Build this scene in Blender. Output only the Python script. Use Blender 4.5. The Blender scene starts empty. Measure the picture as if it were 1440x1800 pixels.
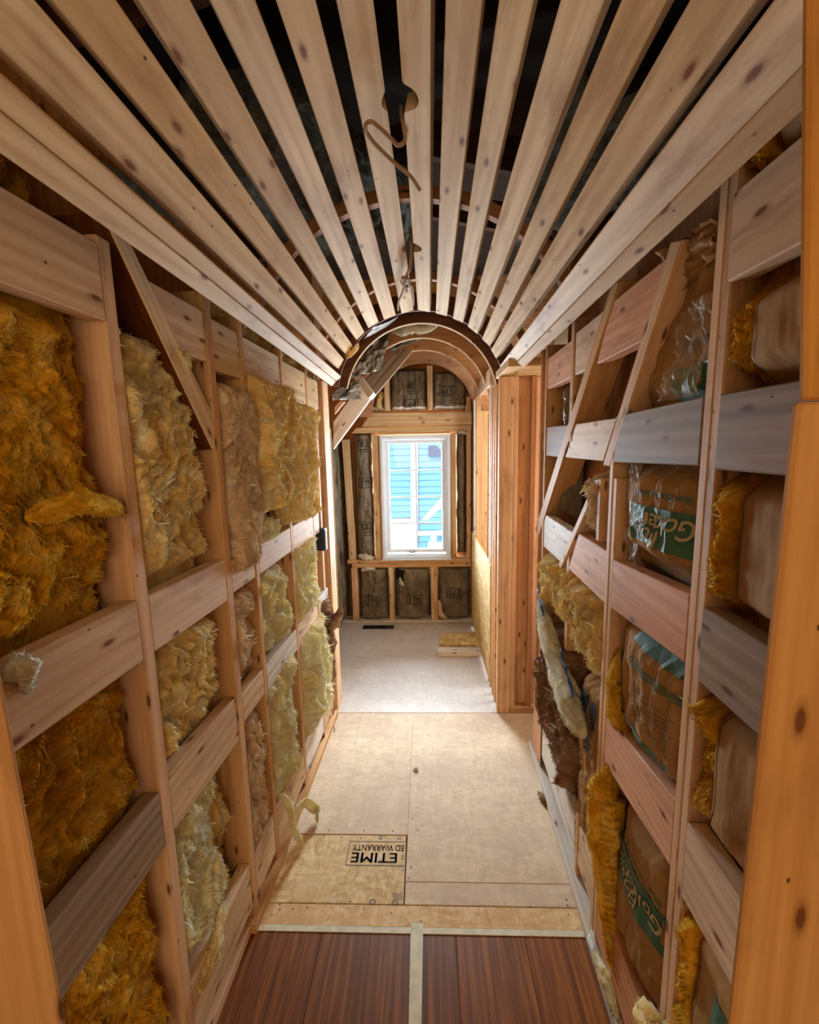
import bpy, bmesh, math, random
import numpy as np
from mathutils import Vector, Matrix

# ------------------------------------------------------------------ camera
S = bpy.context.scene
W_, H_ = 1440, 1800
CX, CY, FPX, EYE = 720.0, 900.0, 788.87, 1.6
_a = np.array([748. - CX, 782. - CY]); _b = np.array([830. - CX, 6200. - CY])
FPX = math.sqrt(-(_a @ _b))
_y = np.array([_a[0], -_a[1], -FPX]); _y /= np.linalg.norm(_y)
_z = -np.array([_b[0], -_b[1], -FPX]); _z /= np.linalg.norm(_z)
_x = np.cross(_y, _z)
MC = np.stack([_x, _y, _z], 0)
cam_d = bpy.data.cameras.new('camera'); cam = bpy.data.objects.new('camera', cam_d)
S.collection.objects.link(cam)
cam_d.sensor_fit = 'HORIZONTAL'; cam_d.sensor_width = 36.0; cam_d.lens = FPX / W_ * 36.0
cam_d.clip_start = 0.02
cam.matrix_world = Matrix.Translation((0, 0, EYE)) @ Matrix([list(r) for r in MC]).to_4x4()
S.camera = cam

# ------------------------------------------------------------------ light and exposure
S.view_settings.view_transform = 'Standard'; S.view_settings.look = 'None'
S.view_settings.gamma = 1.0; S.view_settings.use_curve_mapping = False
S.view_settings.exposure = 0.12
wd = bpy.data.worlds.new('world'); S.world = wd; wd.use_nodes = True
bg = wd.node_tree.nodes['Background']
bg.inputs[0].default_value = (0.62, 0.82, 1.0, 1); bg.inputs[1].default_value = 3.0

def lamp(name, kind, loc, power, col, size=(1, 1), direction=(0, 0, -1)):
    l = bpy.data.lights.new(name, kind); l.energy = power; l.color = col
    if kind == 'AREA':
        l.shape = 'RECTANGLE'; l.size, l.size_y = size
    o = bpy.data.objects.new(name, l); S.collection.objects.link(o)
    o.location = loc
    o.rotation_euler = Vector(direction).to_track_quat('-Z', 'Y').to_euler()
    return o
sun = lamp('sun', 'SUN', (0, -3, 12), 3.2, (1, .95, .88), direction=(.35, .9, -.75)); sun.data.angle = .02
lamp('room_lamp', 'AREA', (0.05, -1.3, 1.75), 19, (1.0, .72, .44), (1.4, 1.2), (0, 1, -.08))
lamp('room_lamp', 'AREA', (0.0, -1.0, .25), 3.5, (1.0, .74, .46), (1.4, .5), (0, 1, .55))
lamp('side_room_daylight', 'AREA', (1.40, 3.05, 1.45), 34, (.84, .92, 1.0), (.8, 1.2), (-1, .06, .05))
lamp('hall_daylight', 'AREA', (1.25, 2.33, 1.35), 10, (1.0, .94, .86), (.25, 1.3), (-1, -.12, .05))
lamp('window_daylight', 'AREA', (-.09, 4.16, 1.16), 125, (.86, .93, 1.0), (.62, 1.1), (0, -1, -.12))
lamp('sky_daylight', 'AREA', (-.09, 5.1, 2.75), 800, (.84, .92, 1.0), (1.8, 1.0), (0, -.72, -.69))

# ------------------------------------------------------------------ measuring helpers
CAMP = np.array([0, 0, EYE])
def ray(x, y): return MC @ np.array([(x - CX) / FPX, -(y - CY) / FPX, -1.0])
def on_floor(x, y, z=0.0): d = ray(x, y); return CAMP + d * ((z - EYE) / d[2])
def on_depth(x, y, Y): d = ray(x, y); return CAMP + d * (Y / d[1])
K = .03
def LW(y, z, d=0.0): return Vector((-.6 + K * (y - 1.27) - d, y, z))
def RW(y, z, d=0.0): return Vector((.515 + K * (y - 1.27) + d, y, z))
FY = 3.92
def FW(x, z, d=0.0): return Vector((x, FY + d, z))
LN, RN, FN = Vector((-1, K, 0)).normalized(), Vector((1, -K, 0)).normalized(), Vector((0, 1, 0))

# ------------------------------------------------------------------ noise
def _h(ix, iy, iz, s):
    h = (ix * 374761393 + iy * 668265263 + iz * 1440662683 + s * 974711) & 0xffffffff
    h = ((h ^ (h >> 13)) * 1274126177) & 0xffffffff
    h = ((h ^ (h >> 15)) * 2246822519) & 0xffffffff
    return ((h ^ (h >> 16)) & 0xffffff) / float(0xffffff)
def vn(x, y, z=0.0, s=0):
    x, y, z = np.broadcast_arrays(np.asarray(x, float), np.asarray(y, float), np.asarray(z, float))
    ix, iy, iz = (np.floor(v).astype(np.int64) for v in (x, y, z))
    fx, fy, fz = x - ix, y - iy, z - iz
    fx, fy, fz = (v * v * (3 - 2 * v) for v in (fx, fy, fz))
    r = 0
    for dx in (0, 1):
        for dy in (0, 1):
            for dz in (0, 1):
                w = (fx if dx else 1 - fx) * (fy if dy else 1 - fy) * (fz if dz else 1 - fz)
                r = r + w * _h(ix + dx, iy + dy, iz + dz, s)
    return r
def fbm(x, y, s=0, o=4, g=.5):
    r, a, t = 0, 1.0, 0
    for k in range(o):
        r = r + a * vn(x * 2 ** k, y * 2 ** k, 7.3 * k, s + k); t += a; a *= g
    return r / t

# ------------------------------------------------------------------ materials
def srgb(r, g, b): return tuple(((c / 255) / 12.92 if c / 255 <= .04045 else ((c / 255 + .055) / 1.055) ** 2.4) for c in (r, g, b)) + (1,)
class NT:
    def __init__(s, name):
        s.m = bpy.data.materials.new(name); s.m.use_nodes = True; s.t = s.m.node_tree
        s.b = s.t.nodes['Principled BSDF']
    def n(s, typ, **kw):
        n = s.t.nodes.new(typ)
        for k, v in kw.items():
            if k.startswith('i_'):
                n.inputs[k[2:].replace('_', ' ')].default_value = v
            else: setattr(n, k, v)
        return n
    def l(s, a, b): s.t.links.new(a, b)
    def ramp(s, src, stops):
        r = s.n('ShaderNodeValToRGB'); e = r.color_ramp.elements
        while len(e) < len(stops): e.new(.5)
        for i, (p, c) in enumerate(stops): e[i].position = p; e[i].color = c
        s.l(src, r.inputs[0]); return r.outputs[0]
    def mix(s, f, a, b, mode='MIX'):
        m = s.n('ShaderNodeMix', data_type='RGBA', blend_type=mode)
        for src, i in ((f, 0), (a, 6), (b, 7)):
            if isinstance(src, (float, int)): m.inputs[i].default_value = src
            elif isinstance(src, tuple): m.inputs[i].default_value = src
            else: s.l(src, m.inputs[i])
        return m.outputs[2]
    def math(s, op, a, b=0.0):
        m = s.n('ShaderNodeMath', operation=op)
        for src, i in ((a, 0), (b, 1)):
            if isinstance(src, (float, int)): m.inputs[i].default_value = src
            else: s.l(src, m.inputs[i])
        return m.outputs[0]
    def bump(s, src, strength=.3, dist=.002):
        b = s.n('ShaderNodeBump'); b.inputs['Strength'].default_value = strength; b.inputs['Distance'].default_value = dist
        s.l(src, b.inputs['Height']); s.l(b.outputs[0], s.b.inputs['Normal'])
    def coord2(s, scale):
        c = s.coord((1, 1, 1)); sp = s.n('ShaderNodeSeparateXYZ'); s.l(c, sp.inputs[0]); cb = s.n('ShaderNodeCombineXYZ')
        s.l(s.math('MULTIPLY', sp.outputs[0], scale[0]), cb.inputs[0])
        s.l(s.math('MULTIPLY', s.math('ADD', sp.outputs[1], s.math('MULTIPLY', sp.outputs[2], 1.3)), scale[1]), cb.inputs[1])
        return cb.outputs[0]
    def coord(s, scale, rand=True, kind='Object'):
        tc = s.n('ShaderNodeTexCoord'); mp = s.n('ShaderNodeMapping'); mp.inputs['Scale'].default_value = scale
        src = tc.outputs[kind]
        if rand:
            oi = s.n('ShaderNodeObjectInfo'); vm = s.n('ShaderNodeVectorMath', operation='SCALE')
            cb = s.n('ShaderNodeCombineXYZ')
            for i in range(3): s.l(oi.outputs['Random'], cb.inputs[i])
            s.l(cb.outputs[0], vm.inputs[0]); vm.inputs['Scale'].default_value = 37.0
            ad = s.n('ShaderNodeVectorMath', operation='ADD'); s.l(src, ad.inputs[0]); s.l(vm.outputs[0], ad.inputs[1])
            src = ad.outputs[0]
        s.l(src, mp.inputs[0]); return mp.outputs[0]

def wood(name, light, dark, knot=(112, 54, 16), rough=.62, var=.22, stain=None, kd=1.0):
    t = NT(name)
    c = t.coord((1.6, 70, 70))
    g = t.n('ShaderNodeTexNoise'); g.inputs['Scale'].default_value = 1.0; g.inputs['Detail'].default_value = 6; g.inputs['Distortion'].default_value = .4
    t.l(c, g.inputs['Vector'])
    c2 = t.coord((.55, 6, 6)); w = t.n('ShaderNodeTexWave', bands_direction='Y'); w.inputs['Scale'].default_value = 1.6
    w.inputs['Distortion'].default_value = 14; w.inputs['Detail'].default_value = 3; w.inputs['Detail Scale'].default_value = .5
    t.l(c2, w.inputs['Vector'])
    f = t.math('ADD', t.math('MULTIPLY', g.outputs[0], .80), t.math('MULTIPLY', w.outputs[1], .20))
    col = t.ramp(f, [(.25, srgb(*dark)), (.66, srgb(*light))])
    # large soft tone changes along the board, and a tone of its own for each board
    c3 = t.coord((2.0, 5, 5)); b = t.n('ShaderNodeTexNoise'); b.inputs['Scale'].default_value = 1.2; t.l(c3, b.inputs['Vector'])
    col = t.mix(t.ramp(b.outputs[0], [(.42, (0, 0, 0, 1)), (.70, (.5, .5, .5, 1))]), col, srgb(*(stain or dark)))
    oi = t.n('ShaderNodeObjectInfo')
    hv = t.n('ShaderNodeHueSaturation'); t.l(col, hv.inputs['Color'])
    t.l(t.math('ADD', t.math('MULTIPLY', oi.outputs['Random'], var), 1 - var * .6), hv.inputs['Value'])
    t.l(t.math('ADD', t.math('MULTIPLY', oi.outputs['Random'], -.25), 1.08), hv.inputs['Saturation'])
    col = hv.outputs[0]
    # knots
    c4 = t.coord2((4.6, 13)); v = t.n('ShaderNodeTexVoronoi', voronoi_dimensions='2D'); v.inputs['Scale'].default_value = 1.0; t.l(c4, v.inputs['Vector'])
    sp = t.n('ShaderNodeSeparateColor'); t.l(v.outputs['Color'], sp.inputs[0])
    pick = t.ramp(sp.outputs[0], [(.40, (0, 0, 0, 1)), (.42, (1, 1, 1, 1))])
    near = t.ramp(v.outputs['Distance'], [(.045 * kd, (1, 1, 1, 1)), (.075 * kd, (.4, .4, .4, 1)), (.13 * kd, (0, 0, 0, 1))])
    col = t.mix(t.math('MULTIPLY', t.math('MULTIPLY', pick, near), .9), col, srgb(*knot))
    c6 = t.coord2((3.0, 13)); sn = t.n('ShaderNodeTexNoise'); sn.inputs['Scale'].default_value = 1.0; sn.inputs['Detail'].default_value = 6; sn.inputs['Roughness'].default_value = .62; t.l(c6, sn.inputs['Vector'])
    col = t.mix(t.ramp(sn.outputs[0], [(.52, (0, 0, 0, 1)), (.68, (.55, .55, .55, 1))]), col, srgb(146, 102, 62))
    # nail heads and specks
    c5 = t.coord2((12, 20)); v2 = t.n('ShaderNodeTexVoronoi', voronoi_dimensions='2D'); v2.inputs['Scale'].default_value = 1.0; t.l(c5, v2.inputs['Vector'])
    sp2 = t.n('ShaderNodeSeparateColor'); t.l(v2.outputs['Color'], sp2.inputs[0])
    k2 = t.math('MULTIPLY', t.ramp(sp2.outputs[1], [(.90, (0, 0, 0, 1)), (.91, (1, 1, 1, 1))]), t.ramp(v2.outputs['Distance'], [(.03, (1, 1, 1, 1)), (.055, (0, 0, 0, 1))]))
    col = t.mix(t.math('MULTIPLY', k2, .85), col, srgb(50, 32, 20))
    t.l(col, t.b.inputs['Base Color']); t.b.inputs['Roughness'].default_value = rough; t.b.inputs['Specular IOR Level'].default_value = .12
    t.bump(g.outputs[0], .10, .001)
    return t.m
M = {}
M['pine'] = wood('pale_pine', (232, 204, 162), (202, 166, 122), stain=(180, 144, 106))
M['pine_yellow'] = wood('yellow_pine', (226, 194, 146), (196, 156, 108))
M['block'] = wood('block_pine', (232, 202, 166), (206, 166, 126), stain=(186, 146, 108))
M['pink'] = wood('pinkish_fir', (230, 172, 130), (200, 136, 94), knot=(90, 50, 36))
M['fir'] = wood('orange_fir', (232, 188, 136), (206, 154, 102))
M['stud'] = wood('stud_spruce', (228, 184, 136), (202, 152, 104), knot=(80, 46, 24))
M['dark'] = wood('dark_board', (112, 66, 34), (82, 46, 22))
M['grey'] = wood('weathered_grey_board', (170, 144, 118), (126, 104, 84), knot=(92, 56, 44), stain=(122, 114, 110))
M['bleach'] = wood('bleached_board', (232, 222, 206), (204, 190, 172), stain=(190, 184, 180))
M['post'] = wood('honey_post', (206, 150, 84), (182, 124, 62), knot=(96, 50, 16), kd=1.2)

M['lit_whitewood'] = wood('pale_lit_board', (246, 242, 232), (232, 224, 210), stain=(224, 216, 204))  # pale rafter wood, whitened further to hold daylight in its colour
def osb(name, a, b, c, sc=1.0, bump=.25, stain=None):
    t = NT(name)
    cols = []
    for i, s3 in enumerate(((40, 130, 9), (120, 44, 9), (80, 80, 9))):
        cc = t.coord(tuple(v * sc for v in s3)); nz = t.n('ShaderNodeTexNoise'); nz.inputs['Scale'].default_value = .35; t.l(cc, nz.inputs['Vector']); ms = t.n('ShaderNodeVectorMath', operation='SCALE'); ms.inputs['Scale'].default_value = 5.0; t.l(nz.outputs['Color'], ms.inputs[0]); ma = t.n('ShaderNodeVectorMath', operation='ADD'); t.l(cc, ma.inputs[0]); t.l(ms.outputs[0], ma.inputs[1]); cc = ma.outputs[0]
        v = t.n('ShaderNodeTexVoronoi'); v.inputs['Scale'].default_value = .55; t.l(cc, v.inputs['Vector'])
        sp = t.n('ShaderNodeSeparateColor'); t.l(v.outputs['Color'], sp.inputs[0]); cols.append(sp.outputs[i])
    f = t.math('ADD', t.math('MULTIPLY', cols[0], .4), t.math('ADD', t.math('MULTIPLY', cols[1], .35), t.math('MULTIPLY', cols[2], .25)))
    col = t.ramp(f, [(.18, srgb(*a)), (.5, srgb(*b)), (.82, srgb(*c))])
    c3 = t.coord((3, 3, 3)); n = t.n('ShaderNodeTexNoise'); n.inputs['Scale'].default_value = 1.3; n.inputs['Detail'].default_value = 6; t.l(c3, n.inputs['Vector'])
    col = t.mix(t.ramp(n.outputs[0], [(.40, (0, 0, 0, 1)), (.68, (.6, .6, .6, 1))]), col, srgb(*(stain or b)))
    c4 = t.coord((9, 9, 9)); n2 = t.n('ShaderNodeTexNoise'); n2.inputs['Scale'].default_value = 1.6; n2.inputs['Detail'].default_value = 5; t.l(c4, n2.inputs['Vector'])
    col = t.mix(t.ramp(n2.outputs[0], [(.60, (0, 0, 0, 1)), (.72, (.35, .35, .35, 1))]), col, srgb(226, 216, 200))
    t.l(col, t.b.inputs['Base Color']); t.b.inputs['Roughness'].default_value = .75
    t.bump(f, bump, .0015); return t.m
M['subfloor'] = osb('dusty_subfloor', (198, 172, 138), (210, 184, 150), (220, 196, 162), .8, .15, (186, 158, 132))
M['subfloor_far_lit'] = osb('dusty_lit_subfloor', (206, 194, 180), (214, 204, 192), (222, 214, 204), .8, .12, (196, 186, 180))  # dusty subfloor again, whitened so its colour carries the window light
M['osb_new'] = osb('fresh_osb', (180, 142, 84), (212, 180, 124), (234, 210, 160), 1.0, .25, (206, 172, 118))
M['osb_strip'] = osb('worn_osb', (198, 154, 98), (216, 178, 122), (230, 200, 150), .9, .2, (206, 160, 104))
M['osb_panel'] = osb('osb_sheet', (178, 134, 64), (214, 176, 104), (240, 216, 150), .7, .3, (206, 164, 92))
M['ply'] = wood('sheathing_plywood', (196, 136, 78), (164, 104, 54), stain=(150, 92, 48))

def stained_floor():
    t = NT('stained_red_brown_boards')
    c = t.coord((2.6, 70, 10))
    oi = t.n('ShaderNodeObjectInfo')
    g = t.n('ShaderNodeTexNoise'); g.inputs['Scale'].default_value = 1; g.inputs['Detail'].default_value = 5; g.inputs['Distortion'].default_value = .9; t.l(c, g.inputs['Vector'])
    c2 = t.coord((.9, 11, 1)); w = t.n('ShaderNodeTexWave', bands_direction='Y'); w.inputs['Scale'].default_value = 1.1; w.inputs['Distortion'].default_value = 8
    w.inputs['Detail'].default_value = 2; w.inputs['Detail Scale'].default_value = .6; t.l(c2, w.inputs['Vector'])
    f = t.math('ADD', t.math('MULTIPLY', g.outputs[0], .93), t.math('MULTIPLY', w.outputs[1], .07))
    col = t.ramp(f, [(.28, srgb(84, 42, 8)), (.5, srgb(122, 68, 18)), (.72, srgb(158, 98, 36))])
    hv = t.n('ShaderNodeHueSaturation'); t.l(col, hv.inputs['Color']); t.l(t.math('ADD', t.math('MULTIPLY', oi.outputs['Random'], .4), .82), hv.inputs['Value'])
    t.l(hv.outputs[0], t.b.inputs['Base Color']); t.b.inputs['Roughness'].default_value = .42
    t.bump(g.outputs[0], .2, .001); return t.m
M['stained'] = stained_floor()

def fluff(name, a, b, c):
    t = NT(name)
    cc = t.coord((9, 9, 9)); n = t.n('ShaderNodeTexNoise'); n.inputs['Scale'].default_value = 1.3; n.inputs['Detail'].default_value = 6; n.inputs['Distortion'].default_value = 1.5; t.l(cc, n.inputs['Vector'])
    col = t.ramp(n.outputs[0], [(.32, srgb(*a)), (.5, srgb(*b)), (.7, srgb(*c))])
    c2 = t.coord((60, 60, 60)); n2 = t.n('ShaderNodeTexNoise'); n2.inputs['Scale'].default_value = 2.2; n2.inputs['Detail'].default_value = 8; n2.inputs['Distortion'].default_value = 3.0; t.l(c2, n2.inputs['Vector'])
    col = t.mix(t.ramp(n2.outputs[0], [(.3, (.12, .12, .12, 1)), (.62, (0, 0, 0, 1))]), col, srgb(*a))
    t.l(col, t.b.inputs['Base Color']); t.b.inputs['Roughness'].default_value = 1.0
    t.b.inputs['Specular IOR Level'].default_value = 0.0
    t.b.inputs['Subsurface Weight'].default_value = .6; t.b.inputs['Subsurface Scale'].default_value = .012; t.b.inputs['Subsurface Radius'].default_value = (1, .8, .45)
    c3 = t.coord((150, 150, 95)); n3 = t.n('ShaderNodeTexNoise'); n3.inputs['Scale'].default_value = 2; n3.inputs['Detail'].default_value = 5; n3.inputs['Distortion'].default_value = 4.0; t.l(c3, n3.inputs['Vector'])
    t.bump(t.math('ADD', n2.outputs[0], t.math('MULTIPLY', n3.outputs[0], .6)), .55, .006)
    return t.m
M['amber'] = fluff('amber_lit_fiberglass', (206, 140, 24), (232, 172, 48), (242, 200, 96))  # same yellow fiberglass, with the warm near light put into its colour
M['yellow'] = fluff('yellow_fiberglass', (242, 196, 112), (252, 220, 150), (255, 238, 196))
M['pale'] = fluff('pale_lit_fiberglass', (248, 226, 156), (254, 240, 190), (255, 248, 220))  # same yellow fiberglass, brighter far light put into its colour
M['tan'] = fluff('tan_fiberglass', (220, 176, 128), (240, 208, 166), (250, 230, 198))
M['brownwool'] = fluff('brown_mineral_wool', (110, 72, 52), (150, 108, 80), (186, 150, 120))
M['white'] = fluff('off_white_fiberglass', (206, 196, 160), (230, 222, 192), (244, 240, 224))
M['greywool'] = fluff('grey_cellulose', (84, 84, 76), (116, 116, 106), (150, 150, 140))

def kraft(name, a, b, rough=.58, crease=.35):
    t = NT(name)
    cc = t.coord((4, 4, 4)); n = t.n('ShaderNodeTexNoise'); n.inputs['Scale'].default_value = 1.6; n.inputs['Detail'].default_value = 5; n.inputs['Distortion'].default_value = .8; t.l(cc, n.inputs['Vector'])
    col = t.ramp(n.outputs[0], [(.3, srgb(*a)), (.7, srgb(*b))])
    t.l(col, t.b.inputs['Base Color']); t.b.inputs['Roughness'].default_value = rough; t.b.inputs['Specular IOR Level'].default_value = .22
    c2 = t.coord((16, 16, 7)); v = t.n('ShaderNodeTexVoronoi', feature='DISTANCE_TO_EDGE'); v.inputs['Scale'].default_value = 1.0
    nn = t.n('ShaderNodeTexNoise'); nn.inputs['Scale'].default_value = 1.2; nn.inputs['Detail'].default_value = 3; t.l(c2, nn.inputs['Vector'])
    mx = t.n('ShaderNodeVectorMath', operation='ADD'); t.l(c2, mx.inputs[0]); t.l(nn.outputs['Color'], mx.inputs[1]); t.l(mx.outputs[0], v.inputs['Vector'])
    h = t.math('ADD', t.math('MINIMUM', v.outputs['Distance'], .22), t.math('MULTIPLY', n.outputs[0], .5))
    t.bump(h, crease, .006); return t.m
M['kraft'] = kraft('tan_kraft_paper', (152, 114, 72), (176, 138, 92), .8); M['kraft'].node_tree.nodes['Principled BSDF'].inputs['Specular IOR Level'].default_value = .05
M['kraft_grey'] = kraft('grey_brown_kraft_paper', (96, 84, 66), (136, 122, 100), .42, 1.0)
M['film'] = kraft('clear_plastic_film', (200, 180, 150), (226, 212, 188), .28, .5); M['film'].node_tree.nodes['Principled BSDF'].inputs['Alpha'].default_value = .14

def flat(name, col, rough=.6, metal=0.0, spec=.5):
    t = NT(name); t.b.inputs['Base Color'].default_value = srgb(*col); t.b.inputs['Roughness'].default_value = rough
    t.b.inputs['Metallic'].default_value = metal
    c = t.coord((30, 30, 30)); n = t.n('ShaderNodeTexNoise'); n.inputs['Scale'].default_value = 1; n.inputs['Detail'].default_value = 3; t.l(c, n.inputs['Vector'])
    d = tuple(v * .92 for v in col)
    t.l(t.ramp(n.outputs[0], [(.35, srgb(*d)), (.6, srgb(*col))]), t.b.inputs['Base Color']); return t.m
M['green'] = flat('green_print', (62, 108, 84)); M['navy'] = flat('navy_print', (48, 72, 104)); M['ink'] = flat('black_print', (54, 50, 44)); M['orangeink'] = flat('orange_letter_print', (206, 160, 92))
M['paleink'] = flat('pale_letter_print', (190, 170, 130))
M['greyink'] = flat('worn_black_stamp', (92, 90, 76)); M['vinyl'] = NT('white_window_vinyl').m; M['vinyl'].node_tree.nodes['Principled BSDF'].inputs['Base Color'].default_value = srgb(226, 232, 238)
M['steel'] = flat('crank_metal', (130, 130, 134), .35, .6); M['cable'] = flat('tan_cable_jacket', (150, 118, 84), .85)
M['blue'] = flat('blue_plastic', (30, 110, 200), .4); M['tape'] = flat('pale_masking_tape', (222, 214, 182), .6)
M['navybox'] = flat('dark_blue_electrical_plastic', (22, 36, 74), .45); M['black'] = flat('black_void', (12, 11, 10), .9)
M['siding'] = flat('blue_siding', (104, 158, 196), .6); M['white_trim'] = flat('white_house_trim', (214, 224, 230), .5)
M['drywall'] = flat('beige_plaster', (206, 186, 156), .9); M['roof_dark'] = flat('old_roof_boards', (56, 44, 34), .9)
M['plastic_scrap'] = flat('white_crumpled_plastic', (214, 208, 192), .3); M['vent'] = flat('dark_vent_metal', (36, 40, 54), .5, .5)
def glass():
    t = NT('window_glass'); n = t.t.nodes; tr = n.new('ShaderNodeBsdfTransparent'); gl = n.new('ShaderNodeBsdfGlossy')
    tr.inputs[0].default_value = (.93, .97, 1, 1); gl.inputs['Roughness'].default_value = .02
    fr = n.new('ShaderNodeFresnel'); fr.inputs[0].default_value = 1.45; mx = n.new('ShaderNodeMixShader')
    t.l(fr.outputs[0], mx.inputs[0]); t.l(tr.outputs[0], mx.inputs[1]); t.l(gl.outputs[0], mx.inputs[2])
    t.l(mx.outputs[0], n['Material Output'].inputs[0]); return t.m
M['glass'] = glass()

# ------------------------------------------------------------------ object helpers
COL = S.collection
def setp(o, label=None, cat=None, group=None, kind=None):
    if label: o['label'] = label
    if cat: o['category'] = cat
    if group: o['group'] = group
    if kind: o['kind'] = kind
    return o
def link(name, me, mat, parent=None, smooth=False):
    o = bpy.data.objects.new(name, me); COL.objects.link(o)
    if mat: me.materials.append(mat)
    if parent is not None: o.parent = parent
    if smooth:
        me.polygons.foreach_set('use_smooth', [True] * len(me.polygons))
    return o
def wmat(o): return o.matrix_basis.copy() if o.parent is None else wmat(o.parent) @ o.matrix_basis
def place(o, mw): o.matrix_basis = mw if o.parent is None else wmat(o.parent).inverted() @ mw
def empty(name, loc=(0, 0, 0)):
    o = bpy.data.objects.new(name, None); COL.objects.link(o); o.location = loc; o.empty_display_size = .05
    o.matrix_basis = Matrix.Translation(loc); bpy.context.view_layer.update(); return o
def thing(name, label, cat, loc, group=None): return setp(empty(name, loc), label, cat, group)

def plank(name, pts, n, t, mat, parent=None, along=None, bev=.0025):
    """a board: face polygon pts (3D), extruded by t along n; its own x axis runs along the grain"""
    pts = [Vector(p) for p in pts]; n = Vector(n).normalized()
    c = sum(pts, Vector()) / len(pts)
    if along is None:
        e = max(((pts[i] - pts[i - 1]) for i in range(len(pts))), key=lambda v: v.length)
    else: e = Vector(along)
    ex = (e - n * e.dot(n)).normalized(); ey = n.cross(ex)
    R3 = Matrix((ex, ey, n)).transposed(); Ri = R3.transposed()
    bm = bmesh.new()
    lo = [Ri @ (p - c) for p in pts]
    area = sum(lo[i - 1].x * lo[i].y - lo[i].x * lo[i - 1].y for i in range(len(lo)))
    if area < 0: lo.reverse()
    a = [bm.verts.new(p) for p in lo]; b = [bm.verts.new(p + Vector((0, 0, t))) for p in lo]
    bm.faces.new(list(reversed(a))); bm.faces.new(b)
    for i in range(len(a)):
        j = (i + 1) % len(a); bm.faces.new((a[i], a[j], b[j], b[i]))
    bmesh.ops.recalc_face_normals(bm, faces=bm.faces)
    if bev and len(pts) <= 8:
        bmesh.ops.bevel(bm, geom=list(bm.edges), offset=bev, segments=1, affect='EDGES')
    me = bpy.data.meshes.new(name); bm.to_mesh(me); bm.free()
    o = link(name, me, mat, parent); place(o, Matrix.Translation(c) @ R3.to_4x4()); return o
def wp(W, N, name, yz, mat, parent, d=0.0, t=.038, along=None, bev=.0025):
    """a board on a wall: outline yz = [(y,z),..] at depth d behind the stud faces"""
    al = None if along is None else W(yz[0][0] + along[0], yz[0][1] + along[1], 0) - W(yz[0][0], yz[0][1], 0)
    return plank(name, [W(a, b, d) for a, b in yz], N, t, mat, parent, al, bev)
def rect(a, b, c, d): return [(a, c), (b, c), (b, d), (a, d)]
def box(name, lo, hi, mat, parent=None, bev=.0, along=None):
    x0, y0, z0 = lo; x1, y1, z1 = hi
    return plank(name, [(x0, y0, z0), (x1, y0, z0), (x1, y1, z0), (x0, y1, z0)], (0, 0, 1), z1 - z0, mat, parent, along, bev)
def grid_mesh(name, P, mat, parent=None, thick=0.0, n=None):
    """P: (nu,nv,3) array"""
    nu, nv = P.shape[:2]; V = P.reshape(-1, 3); c = V.mean(0)
    idx = np.arange(nu * nv).reshape(nu, nv)
    F = np.stack([idx[:-1, :-1], idx[1:, :-1], idx[1:, 1:], idx[:-1, 1:]], -1).reshape(-1, 4)
    if thick and n is not None:
        V2 = V + np.array(n) * thick; F2 = F[:, ::-1] + nu * nv
        rim = np.concatenate([idx[:, 0], idx[-1, 1:], idx[-2::-1, -1], idx[0, -2:0:-1]])
        r2 = np.roll(rim, -1); F3 = np.stack([rim, rim + nu * nv, r2 + nu * nv, r2], -1)
        V = np.concatenate([V, V2]); F = np.concatenate([F, F2, F3])
    me = bpy.data.meshes.new(name); me.from_pydata((V - c).tolist(), [], F.tolist()); me.update()
    o = link(name, me, mat, parent, True); place(o, Matrix.Translation(c.tolist())); return o

def wisps(rng, base, out, n, ln, wd):
    """tapered bent fibre tufts; returns verts, faces"""
    V, F = [], []
    for _ in range(n):
        p = Vector(base[rng.randrange(len(base))]); d = (Vector(out) + Vector((rng.uniform(-1, 1), rng.uniform(-1, 1), rng.uniform(-1, 1))) * .9).normalized()
        L_ = ln * rng.uniform(.4, 1.3); w = wd * rng.uniform(.5, 1.4)
        bend = Vector((rng.uniform(-1, 1), rng.uniform(-1, 1), rng.uniform(-1, 1))) * .6
        s = d.orthogonal().normalized(); t2 = d.cross(s); k0 = len(V); ns = 5
        for k in range(ns):
            f = k / ns; c = p - d * .006 + d * L_ * f + bend * L_ * f * f
            r = w * (1 - f) ** .8
            for a in range(4): V.append(c + (s * math.cos(a * 1.5708) * r + t2 * math.sin(a * 1.5708) * r * .45))
        V.append(p + d * L_ + bend * L_)
        for k in range(ns - 1):
            for a in range(4):
                F.append((k0 + k * 4 + a, k0 + k * 4 + (a + 1) % 4, k0 + k * 4 + 4 + (a + 1) % 4, k0 + k * 4 + 4 + a))
        for a in range(4): F.append((k0 + ns * 4 - 4 + a, k0 + ns * 4 - 4 + (a + 1) % 4, len(V) - 1))
    return V, F

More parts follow.
